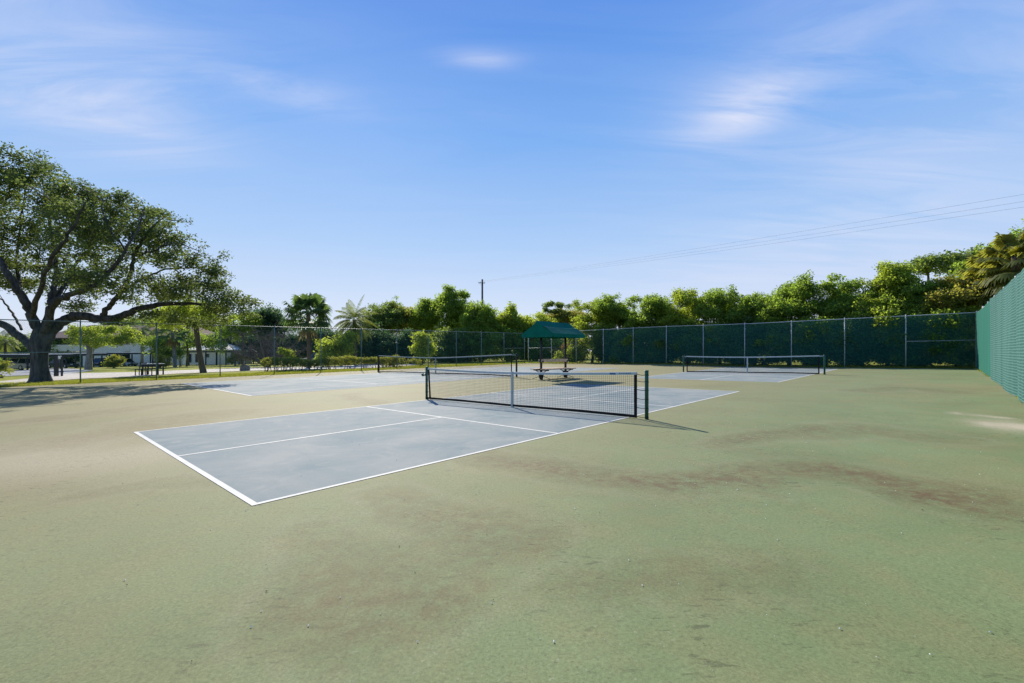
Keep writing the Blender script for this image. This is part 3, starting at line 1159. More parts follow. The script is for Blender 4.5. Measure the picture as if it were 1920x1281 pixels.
# ------------------------------------------------------------------ nets
def build_net(name, label, pl, pr, height, sag_mid, post_mat, tape_mat, gap_l, gap_r, cell, cord, post_r, crank, lace, mark, lowfrac=0.02):
    """pl, pr = ground points of the posts"""
    a, b_ = np.array(pl), np.array(pr)
    ln = float(np.linalg.norm(b_ - a))
    d = (b_ - a) / ln
    nrm = np.array([-d[1], d[0]])

    def g3(t, z, off=0.0):
        x, y = a + d * t + nrm * off
        return np.array([x, y, float(gz(x, y)) + z])
    A3 = np.array([[d[0], d[1], 0], [nrm[0], nrm[1], 0], [0, 0, 1.0]])
    root = empty(name, (float(a[0]), float(a[1]), float(gz(*a))))
    tag(root, label, 'sports net')
    for t in (0.0, ln):
        m = MB()
        m.tube([g3(t, -0.05), g3(t, height), g3(t, height + 0.004)], [post_r, post_r, post_r * 0.96], 14)
        m.tube([g3(t, height + 0.004), g3(t, height + 0.022)], [post_r * 1.12, post_r * 1.02], 14)
        p = m.build('post', post_mat, root, True)
        if crank and t == 0.0:
            c = MB()
            c.tube([g3(t - 0.02, height * 0.76), g3(t - 0.17, height * 0.76)], [0.032, 0.026], 10)
            c.tube([g3(t - 0.16, height * 0.76), g3(t - 0.19, height * 0.76)], 0.045, 10)
            c.build('crank', post_mat, p, True)
    t0, t1 = gap_l, ln - gap_r

    def topz(t):
        s = (t - t0) / (t1 - t0)
        return (height - 0.012) - sag_mid * (1 - abs(2 * s - 1) ** 1.6)

    def lowz(t):
        s = (t - t0) / (t1 - t0)
        return 0.02 + lowfrac * math.sin(math.pi * s) + 0.008 * math.sin(9 * s)
    # white top tape folded over the cable
    n = 40
    m = MB()
    ts = np.linspace(t0, t1, n)
    tw = 0.055
    sect = []
    for t in ts:
        z = topz(t)
        sect += [g3(t, z - tw, 0.010), g3(t, z - 0.006, 0.012), g3(t, z, 0.0), g3(t, z - 0.006, -0.012), g3(t, z - tw, -0.010)]
    fs = []
    for i in range(n - 1):
        for k in range(4):
            fs.append((i * 5 + k, i * 5 + k + 1, i * 5 + 5 + k + 1, i * 5 + 5 + k))
        fs.append((i * 5 + 4, i * 5, i * 5 + 5, i * 5 + 9))
    m.add(sect, fs + [(0, 1, 2, 3, 4), tuple(range((n - 1) * 5 + 4, (n - 1) * 5 - 1, -1))])
    tape = m.build('top_tape', tape_mat, root)
    if mark:
        for s in (-1, 1):
            c = MB()
            c.box(g3(t1 - 0.52, topz(t1 - .52) - 0.03, s * 0.0135), (0.13, 0.003, 0.040), A3)
            c.build('printed_mark', M['blue_mark'], tape)
            c = MB()
            for k in range(7):
                c.box(g3(t1 - 0.36 + k * 0.037, topz(t1) - 0.030, s * 0.0135), (0.022 if k else 0.03, 0.003, 0.016 if k % 2 else 0.022), A3)
            c.build('printed_lettering', M['blue_mark'], tape)
    # cords
    Q = []

    def cordq(Ap, Bp, r):
        t = (Bp - Ap) / (np.linalg.norm(Bp - Ap) + 1e-9)
        s1 = np.array([nrm[0], nrm[1], 0])
        s2 = np.cross(t, s1)
        c = [Ap + r * (math.cos(q) * s1 + math.sin(q) * s2) for q in (math.pi / 2, math.pi * 7 / 6, math.pi * 11 / 6)]
        e = [p + (Bp - Ap) for p in c]
        for i in range(3):
            j = (i + 1) % 3
            Q.append((c[i], c[j], e[j], e[i]))
    tt = np.arange(t0 + cell, t1, cell)
    rr = np.random.default_rng(3)
    jz = rr.normal(0, 0.0025, len(tt) + 2)
    for i, t in enumerate(tt):
        cordq(g3(t + jz[i], lowz(t)), g3(t, topz(t) - tw + 0.01), cord / 2)
    nrow = int((height - tw) / cell)
    seg = np.linspace(t0, t1, 34)
    for r in range(1, nrow + 1):
        f = r / (nrow + 1)
        for u, v in zip(seg[:-1], seg[1:]):
            pu = g3(u, lowz(u) + f * (topz(u) - tw - lowz(u)) + 0.004 * math.sin(u * 5 + r))
            pv = g3(v, lowz(v) + f * (topz(v) - tw - lowz(v)) + 0.004 * math.sin(v * 5 + r))
            cordq(pu, pv, cord / 2)
    quads_mesh('net_mesh', np.array(Q), M['net_cord'], root)
    # side and bottom bands
    for t, s in ((t0, 1), (t1, -1)):
        m = MB()
        lean = 0.07 if (t == t0 and lace) else 0.0
        m.prism([g3(t + lean * s, 0.015, -0.008), g3(t + lean * s + s * 0.055, 0.015, -0.008), g3(t + s * 0.055, topz(t) - 0.01, -0.008), g3(t, topz(t) - 0.01, -0.008)], np.append(nrm * 0.016, 0))
        m.build('side_band', M['net_tape'], root)
    m = MB()
    for u, v in zip(seg[:-1], seg[1:]):
        m.prism([g3(u, lowz(u) - 0.012, -0.007), g3(v, lowz(v) - 0.012, -0.007), g3(v, lowz(v) + 0.04, -0.007), g3(u, lowz(u) + 0.04, -0.007)], np.append(nrm * 0.014, 0))
    m.build('bottom_band', M['net_tape'], root)
    # centre strap
    tm = (t0 + t1) / 2
    m = MB()
    m.box(g3(tm, (topz(tm) + 0.01) / 2, 0.016), (0.055, 0.004, topz(tm) + 0.008), A3)
    m.box(g3(tm, (topz(tm) + 0.01) / 2, -0.016), (0.055, 0.004, topz(tm) + 0.008), A3)
    m.box(g3(tm, topz(tm) + 0.006, 0), (0.055, 0.036, 0.006), A3)
    m.build('centre_strap', tape_mat, root)
    if lace:
        for t, tp, s in ((t0, 0.0, -1), (t1, ln, 1)):
            for f in (0.05, 0.24, 0.43, 0.62, 0.80, 0.94):
                m = MB()
                z = f * height
                m.tube([g3(t - s * 0.02, z), g3((t + tp) / 2, z - 0.02), g3(tp, z - 0.015, 0.0)], 0.0055, 5)
                m.tube([g3(tp + post_r * 1.05 * math.cos(q), z - 0.015 - 0.01 * math.sin(q), post_r * 1.05 * math.sin(q)) for q in np.linspace(0, 2 * math.pi, 13)], 0.005, 5, False)
                m.build('lacing_cord', M['net_tape'], root)
    else:
        for t, tp in ((t0, 0.0), (t1, ln)):
            m = MB()
            for z in (topz(t) - 0.02, topz(t) - 0.06):
                m.tube([g3(t, z), g3(tp, z + 0.01)], 0.012, 6)
            m.build('head_cable', tape_mat, root)
    settle(root)
    return root


build_net('pickleball_net', 'black net with a white top tape between dark green posts on the nearest blue court', G(800, 748.5), G(1212.5, 786.5), 0.915, 0.055,
          M['net_green'], M['white_tape'], 0.06, 0.20, 0.0445, 0.0042, 0.036, True, True, True)
build_net('pickleball_net', 'small pale-taped net on the blue court before the far fence', G(1281.5, 697.5), G(1546, 702.3), 0.925, 0.05,
          M['net_green'], M['white_tape'], 0.18, 0.20, 0.0445, 0.0036, 0.040, False, False, False)
build_net('tennis_net', 'long sagging grey-taped tennis net on the wide blue court to the left', G(709, 698), G(968.5, 707), 1.13, 0.16,
          M['black_steel'], M['grey_tape'], 0.10, 0.30, 0.0445, 0.003, 0.045, False, False, False)


# ------------------------------------------------------------------ canopy bench
def canopy_bench():
    mid = np.array([1.95, 21.4])
    d3 = np.array([D[0], D[1], 0])
    w3 = np.array([-WD[0], -WD[1], 0])       # towards the right and near
    z0 = float(gz(*mid))
    base = np.array([mid[0], mid[1], z0])
    up = np.array([0, 0, 1.0])
    A3 = np.array([d3, w3, up])

    def q(a, b, c):
        return base + a * d3 + b * w3 + c * up
    root = empty('canopy_bench', tuple(base))
    tag(root, 'double-sided wooden bench under a dark green gabled canvas canopy', 'shaded bench')
    hl, hw, ridge, eave, val = 1.23, 0.91, 2.63, 2.05, 0.17
    for s in (-0.92, 0.92):
        m = MB()
        m.tube([q(s, 0, -0.05), q(s, 0, ridge - 0.12)], 0.055, 12)
        p = m.build('pole', M['black_steel'], root, True)
    # canopy: canvas skin 1.5 cm thick with scalloped valance
    m = MB()
    n = 14
    th = 0.012
    for sg in (-1, 1):
        outer = [q(-hl, 0, ridge), q(hl, 0, ridge), q(hl, sg * hw, eave), q(-hl, sg * hw, eave)]
        inner = [p - up * th for p in outer]
        # subdivided slope with a slight sag between frame bars
        NN, MMm = 12, 12
        for lay, dz in ((0, 0.0), (1, -th)):
            pts, fs = [], []
            for i in range(NN + 1):
                for j in range(MMm + 1):
                    a_ = -hl + 2 * hl * i / NN
                    f = j / MMm
                    sag = 0.028 * math.sin(math.pi * i / NN) * math.sin(math.pi * f)
                    step = 0.0
                    g_ = float(np.interp(f, [0, .34, .50, 1], [0, .43, .49, 1]))
                    pts.append(q(a_, sg * hw * f, ridge + (eave - ridge) * g_ - sag * .5 + dz))
            for i in range(NN):
                for j in range(MMm):
                    k = i * (MMm + 1) + j
                    fs.append((k, k + 1, k + MMm + 2, k + MMm + 1))
            m.add(pts, fs)
    canopy = m.build('canopy', M['canopy'], root, False)
    m = MB()
    for sg in (-1, 1):
        # gable ends
        m.prism([q(sg * hl, -hw, eave), q(sg * hl, hw, eave), q(sg * hl, .34 * hw, ridge + (eave - ridge) * .43), q(sg * hl, 0, ridge), q(sg * hl, -.34 * hw, ridge + (eave - ridge) * .43)], d3 * (-sg * 0.008))
    m.build('gable', M['canopy'], canopy)
    m = MB()

    def valance(p0, p1, nsc, nv):
        top = [p0 + (p1 - p0) * t for t in np.linspace(0, 1, nsc * 6 + 1)]
        for i in range(len(top) - 1):
            za = val - 0.035 * abs(math.sin(math.pi * i / 6))
            zb = val - 0.035 * abs(math.sin(math.pi * (i + 1) / 6))
            za, zb = val - 0.03 * (1 - abs(math.sin(math.pi * i / 6))), val - 0.03 * (1 - abs(math.sin(math.pi * (i + 1) / 6)))
            m.prism([top[i], top[i + 1], top[i + 1] - up * zb, top[i] - up * za], nv * 0.006)
    for sg in (-1, 1):
        valance(q(-hl, sg * (hw + 0.003), eave), q(hl, sg * (hw + 0.003), eave), 9, w3 * sg)
        valance(q(sg * (hl + 0.003), -hw, eave), q(sg * (hl + 0.003), hw, eave), 7, d3 * sg)
    m.build('valance', M['canopy'], canopy)
    m = MB()
    for s in (-0.92, 0.92):
        for sg in (-1, 1):
            m.tube([q(s, 0, ridge - 0.14), q(s, sg * (hw - 0.04), eave - 0.03)], 0.022, 8)
        m.tube([q(s, -hw + 0.04, eave - 0.03), q(s, hw - 0.04, eave - 0.03)], 0.02, 8)
    for sg in (-1, 0, 1):
        zz = ridge - 0.05 if sg == 0 else eave - 0.03
        m.tube([q(-hl + 0.03, sg * (hw - 0.03), zz), q(hl - 0.03, sg * (hw - 0.03), zz)], 0.02, 8)
    m.build('canopy_frame', M['black_steel'], root, True)
    for sg in (-1, 1):
        m = MB()
        for k in (0, 1, 2):
            m.box(q(0.02 * sg, sg * (0.16 + 0.125 * k), 0.455), (2.25, 0.115, 0.042), A3, 0.006)
        m.build('seat', M['wood'], root)
    m = MB()
    for sg in (-1, 1):
        m.box(q(0, sg * 0.085, 0.84), (1.98, 0.036, 0.13), A3, 0.006)
    m.build('backrest', M['wood'], root)
    for s in (-0.92, 0.92):
        m = MB()
        # wedge-shaped seat bracket, back bracket and splayed feet
        m.prism([q(s - 0.04, -0.15, 0.34), q(s - 0.04, 0.15, 0.34), q(s - 0.04, 0.08, 0.02), q(s - 0.04, -0.08, 0.02)], d3 * 0.08)
        m.bar(q(s, -0.44, 0.41), q(s, 0.44, 0.41), 0.05)
        m.bar(q(s, -0.10, 0.30), q(s, -0.34, 0.40), 0.03)
        m.bar(q(s, 0.10, 0.30), q(s, 0.34, 0.40), 0.03)
        m.box(q(s, 0, 0.80), (0.10, 0.22, 0.07), A3)
        for sx, sy in ((1, 1), (1, -1), (-1, 1), (-1, -1)):
            m.bar(q(s, 0, 0.16), q(s + sx * 0.26, sy * 0.30, 0.015), 0.022)
        m.build('bench_frame', M['black_steel'], root)
    settle(root)


canopy_bench()

# ------------------------------------------------------------------ vegetation
VEG = np.random.default_rng(2024)


def leaves_at(centers, n_each, spread, size, r, flat=0.7, up=0.35):
    """array of bent leaf quads scattered round clump centres"""
    C = np.repeat(np.asarray(centers), n_each, axis=0)
    n = len(C)
    d = r.normal(size=(n, 3))
    d /= np.linalg.norm(d, axis=1, keepdims=True) + 1e-9
    rad_ = spread * r.random(n) ** 0.45
    pos = C + d * rad_[:, None] * np.array([1, 1, flat])
    ax = r.normal(size=(n, 3))
    ax[:, 2] = ax[:, 2] * 0.7 - 0.15
    ax /= np.linalg.norm(ax, axis=1, keepdims=True)
    nr = r.normal(size=(n, 3)) + np.array([0, 0, up * 2])
    sd_ = np.cross(ax, nr)
    sd_ /= np.linalg.norm(sd_, axis=1, keepdims=True) + 1e-9
    ln = size * (0.6 + 0.8 * r.random(n))
    wd = ln * (0.24 + 0.10 * r.random(n))
    nn = np.cross(sd_, ax)
    b0 = pos
    tip = pos + ax * ln[:, None] - nn * (ln * 0.15)[:, None]
    midp = pos + ax * (ln * 0.5)[:, None]
    return np.stack([b0, midp + sd_ * wd[:, None], tip, midp - sd_ * wd[:, None]], 1)


def blob_clumps(blobs, density, r, fill=0.55):
    """blobs: rows of centre xyz + radii rx ry rz -> clump centres, denser near the skin"""
    out = []
    for (cx, cy, cz, rx, ry, rz) in blobs:
        vol = rx * ry * rz
        n = max(6, int(density * (rx * ry * rz) ** (2 / 3)))
        ns = max(5, n // 6)
        d = r.normal(size=(ns, 3))
        d /= np.linalg.norm(d, axis=1, keepdims=True)
        t = r.random(ns) ** (fill * 0.75)
        R3 = np.array([rx, ry, rz])
        sub = np.array([cx, cy, cz]) + d * t[:, None] * R3
        k = r.integers(0, ns, n)
        sp_ = np.minimum(R3 * 0.30, 0.75)
        out.append(sub[k] + r.normal(size=(n, 3)) * sp_ * np.array([1, 1, .75]))
    return np.concatenate(out)


def grow_branches(mb, nodes, targets, r, r0=0.035, r1=0.010, seg=3, n=5, every=1):
    """connect leaf clumps to the nearest wood with thin bent twigs"""
    nodes = [np.array(x) for x in nodes]
    T = np.asarray(targets)[::every]
    base = np.array(nodes)
    order = np.argsort([np.min(np.sum((base - t) ** 2, 1)) for t in T])
    arr = list(nodes)
    A = np.array(arr)
    for i in order:
        t = T[i]
        k = int(np.argmin(np.sum((A - t) ** 2, 1)))
        s = A[k]
        ln = np.linalg.norm(t - s)
        if ln < 0.15:
            continue
        pts = [s]
        for j in range(1, seg + 1):
            f = j / seg
            p = s + (t - s) * f + (r.normal(size=3) * 0.10 * ln * (1 - abs(2 * f - 1)) if j < seg else 0) + np.array([0, 0, 0.10 * ln * math.sin(math.pi * f)])
            pts.append(p)
        ra = r0 * min(1.6, 0.5 + ln * 0.35)
        mb.tube(pts, list(np.linspace(ra, r1, seg + 1)), n, False)
        A = np.concatenate([A, np.array(pts[1:])])


def smooth_path(pts, n):
    """Catmull-Rom through pts (rows may carry a radius)"""
    P_ = np.array(pts, float)
    P_ = np.vstack([2 * P_[0] - P_[1], P_, 2 * P_[-1] - P_[-2]])
    out = []
    for i in range(1, len(P_) - 2):
        for k in range(n):
            t = k / n
            a, b, c, d_ = P_[i - 1], P_[i], P_[i + 1], P_[i + 2]
            out.append(0.5 * ((2 * b) + (-a + c) * t + (2 * a - 5 * b + 4 * c - d_) * t * t + (-a + 3 * b - 3 * c + d_) * t ** 3))
    out.append(P_[-2])
    return np.array(out)


def tree_root(name, label, cat, base, group=None):
    root = empty(name, tuple(float(c) for c in base))
    tag(root, label, cat, group)
    return root


def finish_tree(root, wood, crown_v, wood_mat, leaf_m, crown_name='crown'):
    if wood is not None and wood.f:
        wood.build('trunk', wood_mat, root, True)
    if crown_v is not None and len(crown_v):
        quads_mesh(crown_name, crown_v, leaf_m, root)
    settle(root)


def big_oak():
    Yk = 24.4
    r = np.random.default_rng(11)
    base = P(75, 718, Yk)
    bx, by = base[0], base[1]
    base[2] = float(gz(bx, by))
    s = Yk / FPX

    def pp(px, py, dy=0.0, rr=None):
        q = P(px, py, Yk + dy)
        return np.append(q, rr) if rr is not None else q
    root = tree_root('oak_tree', 'huge spreading oak with a thick dark trunk behind the left fence', 'tree', base)
    w = MB()
    trunk = smooth_path([pp(77, 722, 0, .80), pp(77, 713, 0, .60), pp(76, 700, 0, .50), pp(75, 680, 0, .44), pp(75, 655, 0, .45), pp(76, 636, 0, .47), pp(78, 618, .1, .40)], 4)
    # flared, fluted foot
    rings, nseg = [], 22
    for p in trunk:
        for k in range(nseg):
            a = 2 * math.pi * k / nseg
            fl = 1 + 0.13 * math.sin(5 * a + 0.6) * min(1, 0.4 + p[3]) + 0.05 * math.sin(9 * a + p[2] * 2)
            rings.append(p[:3] + p[3] * .76 * fl * np.array([math.cos(a), math.sin(a), 0]))
    fs = []
    for i in range(len(trunk) - 1):
        for k in range(nseg):
            j = (k + 1) % nseg
            fs.append((i * nseg + k, i * nseg + j, (i + 1) * nseg + j, (i + 1) * nseg + k))
    w.add(rings, fs)
    limbs = [
        [pp(72, 664, 0, .42), pp(45, 637, .3, .38), pp(15, 614, .5, .36), pp(-20, 598, .7, .32), pp(-80, 575, 1, .25), pp(-140, 540, 1, .15)],
        [pp(76, 630, 0, .50), pp(64, 602, -.2, .42), pp(46, 564, -.6, .36), pp(20, 522, -1, .30), pp(0, 490, -1, .24), pp(-30, 440, -1, .18), pp(-40, 380, -1, .10)],
        [pp(80, 640, 0, .44), pp(92, 590, .6, .36), pp(98, 560, 1, .30), pp(104, 520, 1.4, .24), pp(100, 470, 1.8, .18), pp(92, 410, 2, .12), pp(80, 340, 2, .06)],
        [pp(82, 636, 0, .40), pp(100, 572, -.8, .30), pp(133, 552, -1.4, .26), pp(172, 538, -2, .22), pp(205, 510, -2.4, .17), pp(235, 470, -2.6, .12), pp(262, 420, -2.6, .07), pp(270, 385, -2.6, .04)],
        [pp(82, 660, 0, .42), pp(98, 620, .1, .40), pp(128, 597, .2, .38), pp(160, 594, .3, .36), pp(190, 599, .4, .33), pp(222, 594, .5, .28), pp(270, 577, .6, .24), pp(320, 570, .8, .18), pp(370, 570, 1, .12), pp(430, 570, 1, .06)],
        [pp(190, 598, .4, .26), pp(203, 578, .2, .24), pp(226, 550, -.3, .22), pp(246, 512, -.8, .18), pp(252, 478, -1, .14), pp(275, 440, -1.2, .10), pp(305, 410, -1.2, .05)],
        [pp(228, 548, -.3, .14), pp(270, 520, .6, .11), pp(320, 505, 1, .08), pp(380, 500, 1.2, .04)],
        [pp(252, 480, -1, .10), pp(290, 470, -1.6, .08), pp(330, 455, -2, .05), pp(375, 470, -2, .03)],
        [pp(60, 595, -.3, .24), pp(90, 500, -3, .18), pp(130, 440, -4, .12), pp(160, 380, -4.5, .06)],
        [pp(98, 570, 1, .22), pp(140, 500, 3.5, .16), pp(190, 440, 5, .10), pp(220, 400, 5.5, .05)],
        [pp(46, 564, -.6, .20), pp(30, 500, 2, .14), pp(40, 420, 3, .10), pp(50, 330, 3, .05)],
        [pp(235, 470, -2.6, .08), pp(200, 420, -3, .06), pp(190, 370, -3, .03)],
        [pp(40, 618, .4, .12), pp(20, 580, 2, .10), pp(-10, 550, 3, .06)],
    ]
    nodes = []
    for li, lb in enumerate(limbs):
        sp = smooth_path(lb, 6)
        sp[1:-1, :3] += r.normal(0, 0.03, (len(sp) - 2, 3))
        w.tube(sp[:, :3], list(np.maximum(sp[:, 3] * (.64 if li == 4 else .52), 0.018)), 10, False)
        nodes += [q[:3] for q in sp[3:]]
    bl = [(-40, 400, 105, 120, 0, 4), (20, 335, 75, 58, -1, 3.2), (60, 430, 105, 85, 1, 4.2), (145, 395, 75, 52, 0, 3.2), (185, 435, 85, 70, -2, 3.2), (225, 470, 85, 62, 2, 3.6),
          (275, 415, 62, 46, 1, 2.6), (305, 450, 62, 50, -1, 2.8), (365, 490, 48, 40, 0, 2.2), (325, 530, 75, 36, 1, 2.6), (235, 535, 75, 32, -2, 2.8), (110, 520, 75, 52, 3, 3.6),
          (385, 545, 48, 24, 0, 2.2), (432, 560, 44, 24, 0, 1.8), (458, 568, 26, 18, .3, 1.2), (415, 584, 40, 16, .6, 1.4), (450, 588, 26, 10, .2, 1), (300, 592, 36, 10, .8, 1.6), (345, 600, 34, 12, 0, 1.4), (390, 602, 30, 12, .5, 1.3), (250, 600, 20, 8, 1, 1), (10, 520, 65, 48, 2, 3.5), (165, 365, 30, 26, 0, 1.6), (250, 385, 40, 22, -1, 1.6), (150, 570, 40, 16, 3, 2.2), (300, 560, 50, 16, 2, 2.2),
          (-150, 420, 110, 110, 0, 4.5), (-140, 530, 90, 45, 0, 4), (60, 300, 40, 22, 0, 1.6), (400, 510, 22, 18, 0, 1.0)]
    blobs = []
    for (px, py, rx, ry, dy, rd) in bl:
        c = pp(px, py, dy)
        blobs.append((c[0], c[1], c[2], rx * s * .72, rd * .68, ry * s * .85))
    cl = blob_clumps(blobs, 34, r, 0.6)
    grow_branches(w, nodes, cl, r, 0.030, 0.008, 3, 4, 1)
    lv = leaves_at(cl, 52, 0.40, 0.125, r, 0.8)
    finish_tree(root, w, lv, M['oak_bark'], M['oak_leaf'])


big_oak()


def blob_tree(name, label, cat, px, py_base, Y, trunk_px, blobs, leaf_m, wood_mat, seed, density=42, n_leaf=34, spread=0.55, size=0.2, group=None, trunk_r=0.12, fill=0.5, twigs=True, flat=0.8):
    """tree at depth Y. blobs: (px, py, rx_px, ry_px, dy, rdepth). trunk_px: list of (px,py,radius)"""
    r = np.random.default_rng(seed)
    s = Y / FPX
    b = P(px, py_base, Y)
    gzv = float(gz(b[0], b[1]))
    base = np.array([b[0], b[1], gzv])
    root = tree_root(name, label, cat, base, group)
    w = MB()
    nodes = []
    if trunk_px:
        path = [np.append(base - np.array([0, 0, 0.1]), trunk_r * 1.25)] + [np.append(P(a, c, Y), rr) for a, c, rr in trunk_px]
        sp = smooth_path(path, 5)
        w.tube(sp[:, :3], list(np.maximum(sp[:, 3], 0.012)), 8, False)
        nodes = [q[:3] for q in sp[len(sp) // 3:]]
    bb = []
    for (x, y, rx, ry, dy, rd) in blobs:
        c = P(x, y, Y + dy)
        bb.append((c[0], c[1], c[2], rx * s, rd, ry * s))
    cl = blob_clumps(bb, density, r, fill)
    cl = cl[cl[:, 2] > gzv + 0.1]
    if nodes and twigs:
        grow_branches(w, nodes, cl, r, 0.03, 0.008, 3, 4, 2)
    lv = leaves_at(cl, n_leaf, spread, size, r, flat)
    lv[..., 2] = np.maximum(lv[..., 2], gzv + 0.02)
    finish_tree(root, w, lv, wood_mat, leaf_m)
    return root


# --- palms
def fan_frond(Q, base, direc, petiole, radius, r, droop=0.5, nl=22, width=0.085):
    d = direc / np.linalg.norm(direc)
    up = np.array([0, 0, 1.0])
    side = np.cross(d, up)
    if np.linalg.norm(side) < 1e-3:
        side = np.array([1.0, 0, 0])
    side /= np.linalg.norm(side)
    nrm = np.cross(side, d)
    tip = base + d * petiole - up * petiole * 0.18
    pw = side * 0.02
    Q.append((base - pw, base + pw, tip + pw * .7, tip - pw * .7))
    for k in range(nl):
        a = (k / (nl - 1) - 0.5) * 2 * 2.2
        ld = d * math.cos(a) + side * math.sin(a) + nrm * (0.12 * math.cos(2 * a))
        ld /= np.linalg.norm(ld)
        ln = radius * (0.72 + 0.28 * math.cos(a * 0.6)) * (0.9 + 0.2 * r.random())
        m1 = tip + ld * ln * 0.55 - up * ln * 0.05 * droop
        e1 = tip + ld * ln * 0.92 - up * ln * (0.45 + 0.25 * r.random()) * droop
        s2 = np.cross(ld, nrm)
        s2 /= np.linalg.norm(s2) + 1e-9
        wv = s2 * width
        Q.append((tip - wv * .25, tip + wv * .25, m1 + wv, m1 - wv))
        Q.append((m1 - wv, m1 + wv, e1 + wv * .15, e1 - wv * .15))


def feather_frond(Q, base, direc, length, r, droop=0.6, nl=26, ll=0.62, width=0.026):
    d = np.array(direc, float)
    d /= np.linalg.norm(d)
    up = np.array([0, 0, 1.0])
    pts = []
    p = np.array(base, float)
    dd = d.copy()
    n = 14
    for i in range(n + 1):
        pts.append(p.copy())
        p = p + dd * length / n
        dd = dd - up * droop * 1.9 / n
        dd /= np.linalg.norm(dd)
    pts = np.array(pts)
    for i in range(n):
        t = pts[i + 1] - pts[i]
        s = np.cross(t, up)
        s /= np.linalg.norm(s) + 1e-9
        wv = s * 0.016 * (1.2 - i / n)
        Q.append((pts[i] - wv, pts[i] + wv, pts[i + 1] + wv, pts[i + 1] - wv))
        for sg in (-1, 1):
            for f in (0.0, 0.34, 0.67):
                if i < 2:
                    continue
                o = pts[i] + t * f
                L_ = ll * math.sin(math.pi * min(1, (i + f + 1) / (n + 1.5))) * (0.85 + 0.3 * r.random())
                tt = t / np.linalg.norm(t)
                ld = s * sg + tt * 0.55 - up * (0.25 + 0.35 * r.random())
                ld /= np.linalg.norm(ld)
                m1 = o + ld * L_ * .5
                e1 = o + ld * L_ - up * L_ * 0.25
                wv2 = tt * width
                Q.append((o - wv2 * .6, o + wv2 * .6, m1 + wv2, m1 - wv2))
                Q.append((m1 - wv2, m1 + wv2, e1 + wv2 * .2, e1 - wv2 * .2))


def palm(name, label, px, py_base, Y, top_px, top_py, kind, nf, size, leaf_m, bark_m, seed, tr=0.16, dry=0, group=None, spread_lo=-0.55):
    r = np.random.default_rng(seed)
    b = P(px, py_base, Y)
    base = np.array([b[0], b[1], float(gz(b[0], b[1]))])
    top = P(top_px, top_py, Y)
    root = tree_root(name, label, 'palm tree', base, group)
    w = MB()
    mid = (base + top) / 2 + np.array([r.normal() * .05, r.normal() * .05, 0])
    sp = smooth_path([np.append(base - [0, 0, .1], tr * 1.3), np.append(base + [0, 0, .4], tr * 1.08), np.append(mid, tr), np.append(top, tr * 1.0), np.append(top + [0, 0, .10], tr * 0.7)], 7)
    rr = sp[:, 3] * (1 + 0.05 * np.sin(np.arange(len(sp)) * 2.4))
    w.tube(sp[:, :3], list(rr), 10)
    w.build('trunk', bark_m, root, True)
    Q, Qd = [], []
    g = math.pi * (3 - math.sqrt(5))
    for i in range(nf):
        f = (i + 0.5) / nf
        el = 1.35 - (1.35 - spread_lo) * f ** 0.8 + r.normal() * .07
        az = i * g + r.normal() * .15
        d = np.array([math.cos(az) * math.cos(el), math.sin(az) * math.cos(el), math.sin(el)])
        o = top + np.array([0, 0, 0.25 - 0.45 * f]) + d * 0.10
        if kind == 'fan':
            fan_frond(Q, o, d, size * (0.62 + 0.3 * r.random()), size * (0.62 + 0.12 * r.random()), r, 0.55 + 0.3 * f)
        else:
            feather_frond(Q, o, d, size * (0.85 + 0.3 * r.random()), r, 0.75 + 0.35 * f)
    for i in range(dry):
        az = i * g
        d = np.array([math.cos(az) * .45, math.sin(az) * .45, -0.9])
        fan_frond(Qd, top - np.array([0, 0, 0.3]), d, size * .6, size * .55, r, 0.8, 12)
    quads_mesh('fronds', np.array(Q), leaf_m, root)
    if Qd:
        quads_mesh('dry_fronds', np.array(Qd), M['dry_leaf'], root)
    settle(root)
    return root


# left side, from near to far
blob_tree('leaning_tree', 'tree with a bare brown leaning trunk on the grass past the road', 'tree', 382, 698, 36, [(376, 672, .20), (371, 640, .19), (367, 612, .18), (362, 590, .10)],
          [(345, 592, 40, 16, 0, 2.2), (390, 590, 34, 16, 0, 2.0), (365, 578, 50, 14, 0, 2.2), (320, 604, 28, 12, 0, 1.6), (400, 606, 16, 8, 0, .9)], M['bright_leaf'], M['brown_bark'], 101, 46, 34, .45, .17, trunk_r=.20)
blob_tree('shade_tree', 'low yellow-green tree with a forked trunk in front of the cream house', 'tree', 166, 690, 56, [(167, 670, .30), (168, 656, .26), (160, 640, .16), (150, 625, .08)],
          [(152, 634, 14, 12, 0, 1.3), (185, 636, 22, 13, 0, 1.6), (222, 634, 22, 11, 0, 1.5), (172, 618, 22, 9, .5, 1.5), (205, 616, 20, 8, 0, 1.4), (252, 632, 14, 9, 0, 1.1), (140, 622, 9, 9, 0, .8), (236, 622, 16, 8, 0, 1)], M['bright_leaf'], M['grey_bark'], 102, 40, 26, .50, .22, trunk_r=.34)
blob_tree('shade_tree', 'small leafy tree between the palm trunks left of the leaning tree', 'tree', 300, 684, 62, [(298, 665, .12), (296, 650, .08)],
          [(300, 648, 26, 14, 0, 1.8), (283, 640, 16, 8, 0, 1.2), (318, 660, 14, 12, 0, 1.2)], M['mid_leaf'], M['brown_bark'], 103, 44, 30, .5, .22)
blob_tree('shade_tree', 'feathery light green tree over the low pale house right of the leaning trunk', 'tree', 350, 684, 66, [(352, 660, .14), (350, 640, .10)],
          [(350, 636, 22, 14, 0, 2), (388, 640, 24, 14, 0, 2), (408, 652, 14, 8, 0, 1.2), (335, 650, 12, 10, 0, 1.2)], M['mid_leaf'], M['brown_bark'], 104, 36, 28, .55, .22)
